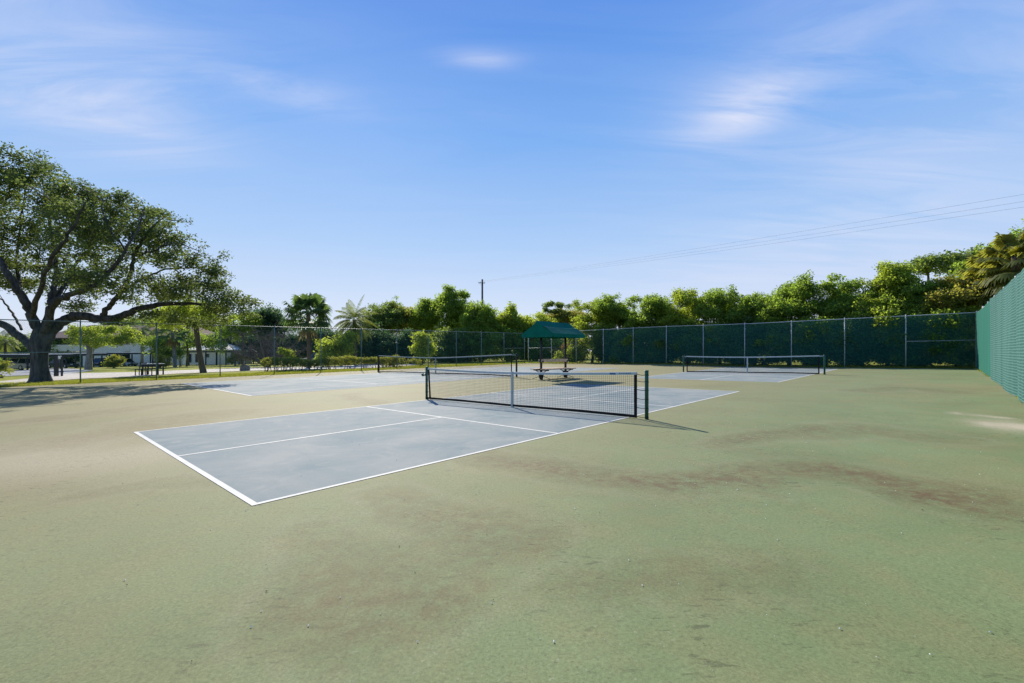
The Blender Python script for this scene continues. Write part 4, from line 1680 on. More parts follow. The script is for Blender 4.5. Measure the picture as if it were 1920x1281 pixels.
palm('tall_palm', 'grey-trunked palm directly before the right end of the cream house', 266, 684, 70, 266, 618, 'feather', 16, 2.6, M['palm_leaf'], M['grey_bark'], 201, .20)
palm('tall_palm', 'thicker pale-trunked palm between the house and the leaning tree', 328, 682, 60, 323, 620, 'fan', 20, 1.5, M['palm_leaf'], M['grey_bark'], 202, .20, 6)
palm('tall_palm', 'slim pale-trunked palm just right of the thicker palm trunk', 338, 681, 66, 335, 612, 'fan', 18, 1.4, M['palm_leaf'], M['grey_bark'], 203, .14, 4)
palm('tall_palm', 'yellowed palm hanging over the brown roof end behind the oak limb', 312, 682, 72, 300, 614, 'feather', 16, 2.4, M['gold_palm'], M['grey_bark'], 204, .13)
blob_tree('evergreen_tree', 'dark round evergreen rising behind the leafless grey tree', 'tree', 502, 682, 74, [(502, 640, .2), (502, 600, .1)],
          [(500, 604, 30, 22, 0, 3.2), (520, 612, 22, 18, 0, 2.4), (482, 614, 20, 16, 0, 2.2), (505, 590, 20, 12, 0, 2)], M['shade_leaf'], M['brown_bark'], 105, 46, 34, .7, .26)
blob_tree('shade_tree', 'olive green tree peeping out right beyond the oak branch tips', 'tree', 455, 682, 70, [(455, 640, .16), (455, 615, .1)],
          [(455, 608, 26, 14, 0, 2.2), (440, 622, 20, 14, 0, 2), (470, 600, 16, 9, 0, 1.5)], M['mid_leaf'], M['brown_bark'], 106, 40, 30, .6, .24)
blob_tree('shade_tree', 'broad dark tree mass behind the low carport right of the leaning tree', 'tree', 440, 680, 88, [(440, 650, .2)],
          [(430, 640, 30, 20, 0, 3), (470, 645, 30, 20, 0, 3), (520, 648, 34, 20, 0, 3), (570, 645, 30, 22, 0, 3), (610, 640, 26, 24, 0, 3)], M['shade_leaf'], M['brown_bark'], 107, 42, 34, .9, .32)


def bare_tree(name, label, px, py, Y, arms, seed, twig_n=190, lo=-0.1):
    r = np.random.default_rng(seed)
    b = P(px, py, Y)
    base = np.array([b[0], b[1], float(gz(b[0], b[1]))])
    root = tree_root(name, label, 'tree', base)
    w = MB()
    ends = []
    s = Y / FPX
    nodes = []
    for (x, y, dy) in arms:
        e = P(x, y, Y + dy)
        m1 = base + (e - base) * 0.35 + np.array([0, 0, 0.15])
        sp = smooth_path([np.append(base, .14), np.append(m1, .10), np.append(base + (e - base) * .7 + r.normal(size=3) * .25, .06), np.append(e, .02)], 4)
        w.tube(sp[:, :3], list(sp[:, 3]), 6, False)
        nodes += [q[:3] for q in sp[4:]]
    w.build('trunk', M['twig'], root, True)
    w = MB()
    N_ = np.array(nodes)
    for k in range(twig_n):
        o = N_[r.integers(len(N_))]
        d = r.normal(size=3) + np.array([0, 0, lo])
        d /= np.linalg.norm(d)
        ln = 0.7 + 1.1 * r.random()
        p1 = o + d * ln * .5 + r.normal(size=3) * .08
        p2 = o + d * ln + r.normal(size=3) * .2
        w.tube([o, p1, p2], [.022, .016, .008], 4, False)
        for j in range(5):
            d2 = d + r.normal(size=3) * .8
            st = p1 + (p2 - p1) * r.random()
            w.tube([st, st + d2 * .35 * r.random() + r.normal(size=3) * .05], [.011, .006], 3, False)
    w.build('twigs', M['twig'], root)
    settle(root)


bare_tree('leafless_tree', 'wide leafless tree with tangled grey-brown twigs behind the fence', 500, 690, 52,
          [(425, 640, -1), (450, 622, 1), (480, 618, -1), (510, 620, 1), (540, 622, 0), (565, 635, 1), (575, 655, -1), (440, 660, 0), (470, 650, 2), (530, 655, -2), (495, 640, 0), (555, 668, 1), (520, 635, 2)], 301, 520)

palm('cabbage_palm', 'cabbage palm with a round fan-leaved head standing clear against the sky', 580, 690, 45, 578, 590, 'fan', 40, 1.85, M['palm_leaf'], M['brown_bark'], 205, .21, 2, None, -0.42)
palm('queen_palm', 'yellowish feather palm right of the cabbage palm', 668, 690, 54, 664, 604, 'feather', 46, 2.9, M['gold_palm'], M['brown_bark'], 206, .2)

# trees beyond the left end of the far fence
specs = [
    # px, base, Y, label, leaf, blobs
    (640, 690, 50, 'bright yellow-green bush left of the dark vine wall', 'bright_leaf', [(625, 655, 22, 18, 0, 1.6), (645, 640, 18, 14, 0, 1.5), (612, 668, 12, 10, 0, 1)]),
    (665, 692, 47, 'dark vine-covered tree beside the feather palm trunk', 'shade_leaf', [(655, 660, 22, 30, 0, 1.6), (672, 645, 18, 22, 0, 1.5), (650, 680, 20, 12, 0, 1.5)]),
    (698, 692, 46, 'dark ivy-draped column tree with a pale hanging vine', 'shade_leaf', [(695, 660, 20, 32, 0, 1.6), (715, 650, 14, 26, 0, 1.4), (690, 640, 16, 14, 0, 1.4)]),
    (742, 692, 45, 'wide dark green thicket under the rounded grey-green trees', 'shade_leaf', [(735, 660, 22, 32, 0, 1.6), (760, 658, 20, 32, 0, 1.6), (748, 640, 20, 16, 0, 1.4), (775, 665, 16, 24, 0, 1.4)]),
    (715, 690, 53, 'rounded grey-green tree right of the feather palm', 'dark_leaf', [(712, 592, 28, 22, 0, 2), (735, 600, 24, 22, 0, 2), (700, 605, 18, 16, 0, 1.6), (718, 618, 30, 14, 0, 2)]),
    (760, 690, 55, 'brown-tinged tree left of the thin-topped trees', 'olive_leaf', [(755, 600, 24, 22, 0, 2), (775, 610, 20, 18, 0, 2), (745, 580, 12, 10, 0, 1.2), (770, 590, 14, 10, 0, 1.2)]),
    (790, 686, 51, 'bright light green bush standing before the dark thickets left of the utility pole', 'bright_leaf', [(790, 642, 12, 18, 0, 1.0), (801, 658, 10, 15, 0, .9), (785, 662, 9, 13, 0, .8)]),
    (808, 690, 54, 'tall ragged tree with sparse top twigs left of the utility pole', 'mid_leaf', [(805, 590, 24, 22, 0, 2), (820, 575, 18, 16, 0, 1.6), (800, 612, 26, 18, 0, 2), (792, 568, 10, 8, 0, 1), (835, 560, 9, 8, 0, .8)]),
    (845, 688, 52, 'tallest ragged green tree just left of the utility pole', 'mid_leaf', [(850, 585, 26, 24, 0, 2), (868, 575, 18, 16, 0, 1.6), (845, 560, 14, 14, 0, 1.2), (842, 545, 8, 7, 0, .7), (870, 555, 8, 9, 0, .7), (855, 610, 30, 18, 0, 2)]),
    (850, 688, 46, 'dark green thicket behind the fence under the tallest ragged tree', 'dark_leaf', [(835, 660, 24, 30, 0, 1.6), (862, 655, 22, 34, 0, 1.6), (845, 635, 24, 16, 0, 1.6)]),
    (905, 687, 48, 'sunlit green tree growing round the utility pole foot', 'mid_leaf', [(900, 600, 24, 26, 0, 1.8), (888, 618, 20, 20, 0, 1.8), (915, 590, 14, 16, 0, 1.4), (925, 615, 18, 18, 0, 1.5)]),
    (900, 687, 46.5, 'mid-green thicket behind the fence below the utility pole', 'mid_leaf', [(890, 655, 24, 32, 0, 1.5), (915, 650, 22, 34, 0, 1.5)]),
    (955, 686, 50, 'pointed bright green tree right of the utility pole', 'bright_leaf', [(955, 600, 18, 22, 0, 1.6), (962, 584, 9, 12, 0, .9), (940, 615, 22, 18, 0, 1.6), (975, 612, 18, 16, 0, 1.6)]),
    (950, 686, 48, 'leafy green thicket behind the fence left of the canopy', 'mid_leaf', [(940, 655, 24, 32, 0, 1.5), (968, 655, 22, 32, 0, 1.5), (955, 635, 26, 14, 0, 1.5)]),
    (1000, 685, 50, 'yellow-green trees showing just left of the canopy ridge', 'bright_leaf', [(995, 612, 22, 18, 0, 1.8), (1015, 605, 20, 14, 0, 1.6), (985, 630, 20, 18, 0, 1.5)]),
    (1000, 684, 48, 'green thicket seen under the canopy between its poles', 'mid_leaf', [(990, 660, 20, 26, 0, 1.4), (1015, 655, 22, 30, 0, 1.4), (1040, 650, 20, 24, 0, 1.4)]),
    (1060, 684, 55, 'olive green trees showing over the canopy roof', 'olive_leaf', [(1045, 600, 26, 16, 0, 2), (1075, 598, 24, 18, 0, 2), (1060, 618, 34, 18, 0, 2)]),
]
for i, (px, pb, Yk, lab, lm, bl) in enumerate(specs):
    Yk *= 1.0 if 'standing before' in lab or px < 650 else 1.27
    bl = [(a, c, rx, ry, dy, rd * 1.25) for a, c, rx, ry, dy, rd in bl]
    low = min(b[1] - b[3] for b in bl)
    name = 'thicket_bush' if 'thicket' in lab or 'bush' in lab else 'leafy_tree'
    cx_ = sum(b[0] for b in bl) / len(bl)
    blob_tree(name, lab, 'bush' if name == 'thicket_bush' else 'tree', px, pb, Yk, [(px, 660, .10), ((px + cx_) / 2, 630, .09), (cx_, max(low + 12, 585), .04)], bl, M[lm], M['brown_bark'], 400 + i, 52, 36, .58, .23)

# flat-topped pine far behind
blob_tree('pine_tree', 'dark flat-topped pine with cloud-like tufts rising behind the canopy', 'tree', 1042, 684, 68, [(1042, 640, .2), (1041, 600, .14), (1040, 580, .08)],
          [(1030, 572, 11, 4, 0, 1), (1052, 572, 10, 4, 0, 1), (1038, 583, 14, 4, 0, 1.2), (1022, 580, 6, 3, 0, .7), (1058, 590, 9, 5, 0, .9), (1066, 576, 4, 3, 0, .5), (1045, 597, 12, 5, 0, 1)], M['dark_leaf'], M['brown_bark'], 450, 60, 34, .38, .22)
# dry twiggy bush behind the canopy
bare_tree('twiggy_bush', 'dry orange-grey twiggy bush behind the fence right of the canopy pole', 1072, 684, 46,
          [(1055, 655, 0), (1070, 648, 1), (1085, 650, 0), (1095, 660, 0), (1048, 668, 0), (1080, 662, 1)], 302, 170)
blob_tree('leafy_tree', 'rusty-leaved sapling among the dry twigs right of the canopy', 'bush', 1062, 684, 47.5, [(1062, 660, .05)], [(1062, 650, 16, 10, 0, 1), (1078, 642, 12, 8, 0, .8)], M['dry_leaf'], M['twig'], 451, 40, 26, .4, .16)

# the dense row behind the far fence: (px top, py top, half-width px, leaf, label)
row = [
    (1110, 566, 40, 40.8, 'bright_leaf', 'yellow-green tree just right of the canopy behind the far fence', 0),
    (1160, 556, 42, 40.5, 'mid_leaf', 'bushy green tree over the second fence post right of the canopy', 1),
    (1225, 556, 40, 39.0, 'mid_leaf', 'rounded tree behind the far fence left of the small net', 2),
    (1290, 550, 44, 37.4, 'bright_leaf', 'ragged-topped light tree above the left end of the small net', 3),
    (1350, 543, 40, 36.2, 'mid_leaf', 'tree with one upright pointed tuft above the small net', 4),
    (1415, 552, 42, 34.8, 'mid_leaf', 'broad low-crowned tree above the middle of the small net', 5),
    (1480, 532, 44, 33.6, 'mid_leaf', 'taller tree above the right half of the small net', 6),
    (1548, 516, 46, 32.2, 'mid_leaf', 'leafy tree with thin top twigs above the right net post', 7),
    (1615, 550, 40, 31.2, 'mid_leaf', 'low dip in the green row right of the twiggy-topped tree', 8),
    (1665, 494, 44, 31.6, 'bright_leaf', 'tall light green tree in front of the dark flat crown', 9),
    (1730, 535, 44, 29.4, 'mid_leaf', 'sunlit bush crown below the dark flat-topped tree', 10),
    (1795, 520, 46, 28.4, 'olive_leaf', 'yellowish tree left of the shaggy palms by the corner', 11),
    (1840, 490, 44, 29.5, 'mid_leaf', 'high green tree behind the shaggy palms in the far corner', 12),
]
for i, (px, pt, hwx, Yk, lm, lab, k) in enumerate(row):
    r = np.random.default_rng(900 + i)
    b0 = 680
    hpx = b0 - pt
    ax_ = (px - CX) / FPX
    Yk = (38.9 if i < 12 else 41.0) / (D[0] * ax_ + D[1])
    bl = []
    for j in range(17):
        f = (j + 0.5) / 17
        bx_ = px + r.uniform(-1, 1) * hwx * (1.15 - 0.35 * f)
        by_ = b0 - hpx * (0.06 + 0.84 * f) + r.uniform(-5, 5)
        bl.append((bx_, by_, hwx * r.uniform(.34, .58), hpx * r.uniform(.09, .16), r.uniform(-1.2, 1.2), r.uniform(.9, 1.5)))
    for j in range(5):
        bl.append((px + r.uniform(-1, 1) * hwx * .8, pt + r.uniform(2, 22), hwx * r.uniform(.12, .26), r.uniform(4, 9), r.uniform(-.8, .8), r.uniform(.3, .6)))
    blob_tree('row_tree', lab, 'tree', px, 684, Yk, [(px + r.uniform(-5, 5), 640, .10), (px + r.uniform(-8, 8), 600, .08), (px, pt + hpx * .3, .04)], bl, M[lm], M['brown_bark'], 500 + i, 66, 46, .42, .145, group='trees in the dense row behind the far fence')
# shrubs close behind the wire
shr = ['under the yellow-green tree right of the canopy', 'between the second and third fence posts right of the canopy', 'left of the small net behind the far fence', 'behind the left post of the small net',
       'behind the left half of the small net', 'behind the centre strap of the small net', 'behind the right half of the small net', 'behind the right post of the small net', 'below the low dip in the tree row',
       'below the tall light green tree', 'left of the bay with the extra middle rail', 'inside the bay with the extra middle rail']
for i in range(12):
    r = np.random.default_rng(700 + i)
    q = 26.6 - 2.42 * i
    q = 22.6 - 2.15 * i
    X_, Y_ = pq(36.9 + 0.3 * r.random(), q)
    s = FPX / Y_
    px = CX + X_ * s
    bl = []
    for j in range(14):
        zc = r.uniform(.2, 3.1)
        bl.append((px + r.uniform(-1.35, 1.35) * s, Y0 - (zc + float(gz(X_, Y_)) - H) * s, r.uniform(.5, .9) * s, r.uniform(.4, .75) * s, r.uniform(-.3, .5), r.uniform(.4, .7)))
    blob_tree('thicket_bush', 'dark shaded shrub ' + shr[i], 'bush', px, Y0 + (H - float(gz(X_, Y_))) * s, Y_, None, bl,
              (M['dark_leaf'], M['mid_leaf'], M['mid_leaf'])[i % 3], M['twig'], 720 + i, 60, 36, .38, .16, group='shrubs close behind the far fence')

blob_tree('flat_tree', 'dark tree with a flat layered crown rising over the row near the right corner', 'tree', 1750, 682, 36, [(1748, 600, .14), (1742, 540, .1), (1740, 510, .06)],
          [(1720, 492, 26, 9, 0, 1.4), (1755, 488, 32, 9, 0, 1.6), (1790, 486, 26, 9, 0, 1.4), (1740, 505, 30, 8, 0, 1.4), (1780, 505, 26, 10, 0, 1.4), (1815, 478, 16, 7, 0, 1)], M['dark_leaf'], M['brown_bark'], 461, 60, 30, .4, .18)
blob_tree('leafy_tree', 'highest tree at the right edge rising behind the windscreen fence', 'tree', 1915, 690, 28.5, [(1912, 600, .12), (1908, 520, .08)],
          [(1905, 462, 26, 16, 0, 1.2), (1930, 470, 40, 30, 0, 1.6), (1890, 480, 26, 18, 0, 1.2), (1920, 445, 14, 10, 0, .6), (1960, 460, 40, 40, 0, 1.6), (1985, 520, 40, 50, 0, 1.6)], M['mid_leaf'], M['brown_bark'], 462, 60, 32, .4, .18)
palm('shaggy_palm', 'shaggy fan palm with brown hanging leaves above the corner of the fences', 1868, 690, 26.2, 1868, 512, 'fan', 40, 1.25, M['palmetto'], M['brown_bark'], 207, .18, 22, None, -0.9)
palm('shaggy_palm', 'upper shaggy fan palm right behind the windscreen top edge', 1905, 690, 24.6, 1905, 490, 'fan', 36, 1.25, M['palmetto'], M['brown_bark'], 208, .18, 12, None, -0.8)
palm('shaggy_palm', 'lower dark fan palm half hidden in the row left of the corner', 1580, 690, 33.5, 1575, 588, 'fan', 26, 1.2, M['palm_leaf'], M['brown_bark'], 209, .16, 6, None, -0.8)
# thin wild twigs on top of the far-left trees
for (px, pt, Yk, lab, sd_) in [(840, 536, 66, 'thin bare-topped sapling poking highest left of the utility pole', 471), (873, 548, 66, 'slender sapling next to the utility pole', 472), (792, 556, 68, 'wispy sapling poking up left of the ragged trees', 473), (744, 552, 69, 'wispy twig top above the brown-tinged tree', 474)]:
    blob_tree('thin_sapling', lab, 'tree', px, 688, Yk, [(px - 2, 630, .05), (px + 1, 590, .035), (px, pt + 8, .015)], [(px, pt + 6, 5, 4, 0, .35), (px - 5, pt + 16, 4, 3, 0, .3), (px + 6, pt + 20, 4, 4, 0, .3), (px - 2, pt + 30, 5, 5, 0, .4)],
              M['mid_leaf'], M['twig'], sd_, 40, 12, .35, .2)
# distant trees at the left edge
palm('garden_palm', 'yellow-green palm at the left edge beyond the oak trunk', 12, 690, 66, 10, 640, 'feather', 18, 2.3, M['gold_palm'], M['brown_bark'], 210, .15)
blob_tree('shade_tree', 'blue-green round tree beside the yellow-green palm at the left edge', 'tree', 28, 688, 72, [(28, 665, .2)], [(26, 652, 16, 14, 0, 2), (40, 656, 12, 12, 0, 1.6)], M['dark_leaf'], M['brown_bark'], 463, 46, 32, .7, .26)
blob_tree('shade_tree', 'distant green tree filling the gap left of the cream house', 'tree', 70, 684, 104, [(70, 660, .2)], [(60, 648, 26, 16, 0, 3), (95, 646, 22, 16, 0, 3), (20, 650, 26, 16, 0, 3), (-30, 645, 30, 20, 0, 3)], M['mid_leaf'], M['brown_bark'], 464, 40, 30, .9, .32)
blob_tree('shade_tree', 'distant tall trees behind the roof of the cream house', 'tree', 300, 682, 112, [(300, 650, .25)], [(280, 612, 40, 14, 0, 4), (340, 618, 40, 18, 0, 4), (395, 628, 34, 20, 0, 4), (220, 608, 30, 10, 0, 3)], M['dark_leaf'], M['brown_bark'], 465, 40, 30, 1.1, .36)


def far_wood():
    r = np.random.default_rng(88)
    bl = []
    for k in range(46):
        a = rad(-82 + 78 * k / 45) + r.normal() * .012
        R_ = r.uniform(128, 160)
        x, y = R_ * math.sin(a), R_ * math.cos(a)
        hgt = r.uniform(3.2, 5.4)
        bl.append((x, y, float(gz(x, y)) + hgt * .5, r.uniform(5, 8), r.uniform(3, 5), hgt * .62))
    cl = blob_clumps(bl, 9, r, .4)
    lv = leaves_at(cl, 24, 1.2, .62, r, .8)
    o = quads_mesh('distant_wood', lv, M['mid_leaf'])
    tag(o, 'low belt of distant trees beyond the houses', 'trees', None, 'stuff')


far_wood()


def shrub(name, label, px, py, Y, blobs, leaf_m, seed, n=46, size=.12, spread=.25, density=70):
    return blob_tree(name, label, 'bush', px, py, Y, [(px, py - 6, .05)], blobs, leaf_m, M['twig'], seed, density, n, spread, size, fill=.28, twigs=False, flat=1)


shrub('clipped_bush', 'rounded clipped bush at the left edge beside the silver car', 2, 708, 33, [(-3, 691, 9, 12, 0, .50), (3, 694, 7, 10, 0, .45)], M['hedge_leaf'], 601)
shrub('clipped_bush', 'oval clipped bush on the lawn before the cream house', 213, 688, 66, [(207, 677, 11, 8, 0, 1.1), (219, 678, 9, 7.5, 0, .9)], M['hedge_leaf'], 602, 46, .2, .35)
shrub('clipped_bush', 'square-topped topiary bush on a short stem by the low carport', 441, 681, 62, [(438, 670, 7.5, 8, 0, .7), (444, 670, 7.5, 8, 0, .7)], M['hedge_leaf'], 603, 46, .16, .3)
shrub('clipped_bush', 'small yellow-green bush behind the hedge left of the cabbage palm', 540, 688, 50, [(538, 660, 9, 7, 0, .8), (545, 668, 6, 8, 0, .5)], M['bright_leaf'], 604, 40, .16, .3)
shrub('clipped_bush', 'flowering low shrub beside the thicker palm trunk', 300, 684, 58, [(302, 674, 9, 7, 0, .9), (312, 680, 7, 4, 0, .7)], M['olive_leaf'], 605, 40, .16, .3)


def hedge():
    Yk = 38.6
    r = np.random.default_rng(66)
    root = None
    pa, pb = np.array(G(492, 696.5)), np.array(G(745, 689))
    ln = np.linalg.norm(pb - pa)
    root = tree_root('hedge', 'long low trimmed hedge with thin gappy stems outside the left fence', 'hedge', (pa[0], pa[1], float(gz(*pa))))
    d = (pb - pa) / ln
    cl = []
    w = MB()
    n = int(ln * 90)
    for k in range(n):
        t = r.random() * ln
        off = (r.random() - .5) * .9
        top = 0.92 + 0.10 * math.sin(t * 1.3) + .05 * math.sin(t * 3.1)
        gap = 0.5 + 0.5 * math.sin(t * 0.9 + 1)
        z = top - (top - 0.28 - .22 * gap) * r.random() ** 1.4
        x, y = pa + d * t + np.array([-d[1], d[0]]) * off
        cl.append((x, y, float(gz(x, y)) + z))
    for k in range(int(ln * 5)):
        t = r.random() * ln
        x, y = pa + d * t + np.array([-d[1], d[0]]) * (r.random() - .5) * .4
        z0 = float(gz(x, y))
        q = np.array([x, y, z0 - .02])
        for j in range(3):
            w.tube([q, q + [r.normal() * .1, r.normal() * .1, .35], q + [r.normal() * .25, r.normal() * .25, .75]], [.018, .013, .007], 4, False)
    lv = leaves_at(np.array(cl), 22, .16, .085, r, .9)
    w.build('stems', M['twig'], root)
    quads_mesh('foliage', lv, M['hedge_leaf'], root)
    settle(root)


hedge()
shr2 = G(790, 687)
blob_tree('hedge', 'short loose hedge stretch behind the left half of the tennis net', 'hedge', 765, 690, 40.5, None, [(750, 680, 14, 7, 0, .5), (775, 679, 14, 7, 0, .5), (730, 682, 12, 6, 0, .5)], M['hedge_leaf'], M['twig'], 607, 90, 30, .22, .11)


def grass():
    r = np.random.default_rng(5)
    n = 52000
    # strips outside the left and far fences, and tufts along the right fence foot
    q = 30.75 + r.random(n) ** 1.3 * 5.5
    p = -3 + r.random(n) * 40
    X, Y = pq(p, q)
    n2 = 16000
    q2 = -1.5 + r.random(n2) * 33
    p2 = 35.1 + r.random(n2) ** 1.5 * 1.3
    X2, Y2 = pq(p2, q2)
    n3 = 1400
    p3 = 3 + r.random(n3) * 32
    q3 = -1.42 + r.random(n3) ** 2 * .10
    X3, Y3 = pq(p3, q3)
    keep = fbm(X3, Y3, .9, 77, 2) > .5
    X3, Y3 = X3[keep], Y3[keep]
    X, Y = np.concatenate([X, X2, X3]), np.concatenate([Y, Y2, Y3])
    hh = np.concatenate([.05 + .07 * r.random(n), .06 + .10 * r.random(n2), .03 + .05 * r.random(len(X3))])
    N_ = len(X)
    Z = gz(X, Y) - .02
    a = r.random(N_) * 2 * math.pi
    wv = np.stack([np.cos(a), np.sin(a), 0 * a], -1) * (.006 + .008 * r.random(N_))[:, None]
    base = np.stack([X, Y, Z], -1)
    lean = np.stack([r.normal(0, .4, N_), r.normal(0, .4, N_), np.ones(N_)], -1) * hh[:, None]
    mid = base + lean * .55
    tip = base + lean * np.array([1.25, 1.25, .95])
    V = np.stack([base - wv, base + wv, mid + wv * .9 + (tip - mid) * .5, tip], 1)
    o = quads_mesh('grass', V, M['grass_blade'])
    tag(o, 'short yellow-green grass along the outside of the fences', 'grass', None, 'stuff')


grass()


def debris():
    """dry seeds, chips and specks blown over the court"""
    r = np.random.default_rng(8)
    mb = MB()
    for k in range(820):
        if k < 420:
            p_, q_ = r.uniform(0.3, 9), r.uniform(-1.3, 8)
        else:
            p_, q_ = r.uniform(-1, 34), r.uniform(-1.3, 29)
        X_, Y_ = pq(p_, q_)
        if Y_ < 0.8:
            continue
        z = float(gz(X_, Y_)) + .004
        s = r.uniform(.002, .0052)
        mb.mat = 0 if r.random() < .85 else 1
        a = r.random() * 6.28
        ax = np.array([[math.cos(a), math.sin(a), 0], [-math.sin(a), math.cos(a), 0], [0, 0, 1]])
        sz = (s * r.uniform(1, 2.2), s, s * .8)
        c = np.array([X_, Y_, z + s * .3])
        pts = [c + sx * sz[0] * ax[0] for sx in (-1, 1)] + [c + sy * sz[1] * ax[1] for sy in (-1, 1)] + [c + np.array([0, 0, sz[2]]), c - np.array([0, 0, sz[2] * .4])]
        mb.add(pts, [(0, 2, 4), (2, 1, 4), (1, 3, 4), (3, 0, 4), (2, 0, 5), (1, 2, 5), (3, 1, 5), (0, 3, 5)])
    o = mb.build('debris', [M['white_paint'], M['tyre']])
    tag(o, 'pale chips and dark seeds scattered over the green court', 'debris', None, 'stuff')


debris()


# ------------------------------------------------------------------ pole and wires
def pole_and_wires():
    base_xy = pq(39.6, 44.8)
    Yk = 74.0
    X_ = (904.3 - CX) / FPX * Yk
    z = float(gz(X_, Yk))
    top = P(904.3, 524, Yk)[2]
    root = empty('utility_pole', (X_, Yk, z))
    tag(root, 'wooden utility pole with a short crossarm standing above the trees', 'utility pole')
    m = MB()
    m.tube([(X_, Yk, z - .2), (X_, Yk, z + 4), (X_, Yk, top)], [.20, .18, .14], 10)
    m.build('shaft', M['pole_wood'], root, True)
    zc = P(904, 531, Yk)[2]
    dn = np.array([D[0], D[1], 0]) * .9 + np.array([0.4, 0, 0])
    dn = np.array([1.0, 0.25, 0]) / 1.03
    m = MB()
    m.bar(np.array([X_, Yk - .15, zc]) - dn * .62, np.array([X_, Yk - .15, zc]) + dn * .45, .08, .1)
    arm = m.build('crossarm', M['pole_wood'], root)
    att = []
    for k in (-.58, -.30, .40):
        m = MB()
        c = np.array([X_, Yk - .15, zc + .05]) + dn * k
        m.tube([c, c + [0, 0, .12]], [.03, .05], 8)
        att.append(c + np.array([0, 0, .12]))
        m.build('insulator', M['white_metal'], arm)
    m = MB()
    m.bar(np.array([X_ - .1, Yk - .12, zc - .55]) , np.array([X_ - .45, Yk - .15, zc - .03]), .03)
    m.build('brace', M['galv'], root)
    settle(root)
    labs = ['highest of the three thin overhead wires in the right sky', 'middle one of the three thin overhead wires in the right sky', 'lowest of the three thin overhead wires in the right sky']
    for (py, lab, at_) in zip((357, 370.5, 381), labs, att):
        e = P(1920, py, 25.5)
        s = at_
        f = e + (e - s) * .35
        m = MB()
        pts = []
        for t in np.linspace(0, 1, 40):
            q = s + (f - s) * t
            q = q - np.array([0, 0, 0.55 * math.sin(math.pi * min(1, t / 1.0)) * .55])
            pts.append(q)
        m.tube(pts, .005, 5)
        o = m.build('power_line', M['cable'])
        tag(o, lab, 'cable', 'overhead wires')


pole_and_wires()


# ------------------------------------------------------------------ buildings
def facade(Yk):
    """axes of a building front seen about square-on: x to the right, y away"""
    return None


def cream_house():
    Yk = 88.0
    s = Yk / FPX

    def X(px):
        return (px - CX) * s

    def Zp(py):
        return H - (py - Y0) * s
    x0, x1 = X(78), X(350)
    zg = Zp(687.5)
    ze, zr = Zp(633.5), Zp(606)
    root = empty('apartment_house', ((x0 + x1) / 2, Yk, zg))
    tag(root, 'two-storey cream apartment house with a brown shingle roof behind the parking', 'building')
    dp = 11.0
    m = MB()
    # rear block, stepped front: recessed bays and full-height blocks
    m.box(((x0 + x1) / 2, Yk + 2.2 + dp / 2, (zg + ze) / 2), (x1 - x0, dp, ze - zg))
    for a, b in ((244, 284), (318, 350), (78, 92)):
        m.box(((X(a) + X(b)) / 2, Yk + 1.1, (zg + ze) / 2), (X(b) - X(a), 2.2, ze - zg))
    m.build('wall', M['stucco'], root)
    for a, b, slant in ((92, 162, 0), (176, 243.5, 1), (284.5, 317.5, 0)):
        m = MB()
        zt, zb = Zp(646.5), Zp(658.5)
        if slant:
            m.prism([(X(a), Yk, Zp(657)), (X(a + 22), Yk, zt), (X(b), Yk, zt), (X(b), Yk, zb), (X(a), Yk, Zp(668))], (0, .2, 0))
        else:
            m.box(((X(a) + X(b)) / 2, Yk + .1, (zt + zb) / 2), (X(b) - X(a), .2, zt - zb))
        m.build('balcony_parapet', M['stucco'], root)
        m = MB()
        m.box(((X(a) + X(b)) / 2, Yk + 1.15, Zp(659.5)), (X(b) - X(a), 2.1, .22))
        m.box(((X(a) + X(b)) / 2, Yk + .12, Zp(661.5)), (X(b) - X(a), .18, .28))
        m.build('balcony_floor', M['beige'], root)
    # ground-floor outer walls between the openings
    m = MB()
    for a, b in ((150, 163), (177, 208)):
        m.box(((X(a) + X(b)) / 2, Yk + .11, (zg + Zp(664.3)) / 2), (X(b) - X(a), .2, Zp(664.3) - zg))
    m.build('ground_wall', M['stucco'], root)
    for (a, b, t, bt) in ((111, 119, 636.5, 645.5), (120.5, 132, 636.5, 645.5), (140, 152, 636.5, 646), (200, 222, 636.5, 646), (228, 240, 636.5, 646),
                          (96, 116, 664.5, 678), (124, 138, 664.5, 678), (212, 238, 664.5, 683), (290, 310, 637, 646), (288, 312, 664.5, 683)):
        m = MB()
        m.box(((X(a) + X(b)) / 2, Yk + 2.17, (Zp(t) + Zp(bt)) / 2), (X(b) - X(a), .08, Zp(t) - Zp(bt)))
        wdw = m.build('window', M['white_metal'], root)
        m = MB()
        m.box(((X(a) + X(b)) / 2, Yk + 2.12, (Zp(t) + Zp(bt)) / 2), (X(b) - X(a) - .16, .06, Zp(t) - Zp(bt) - .14))
        m.build('pane', M['glass'], wdw)
    # hipped roof with fascia
    m = MB()
    o = .9
    zo = ze - .05
    a0, a1, b0, b1 = x0 - o, x1 + o, Yk - o, Yk + 2.2 + dp + o
    mid = (b0 + b1) / 2
    r0, r1 = a0 + 4.2, a1 - 4.2
    m.add([(a0, b0, zo), (a1, b0, zo), (a1, b1, zo), (a0, b1, zo), (r0, mid, zr), (r1, mid, zr)], [(0, 1, 5, 4), (1, 2, 5), (2, 3, 4, 5), (3, 0, 4), (3, 2, 1, 0)])
    rf = m.build('roof', M['roof'], root)
    m = MB()
    for (pa, pb) in (((a0, b0), (a1, b0)), ((a0, b0), (a0, b1)), ((a1, b0), (a1, b1))):
        m.bar((pa[0], pa[1], zo - .09), (pb[0], pb[1], zo - .09), .06, .2)
    m.build('fascia', M['fascia'], rf)
    for c in root.children_recursive:
        pass
    settle_deep(root)


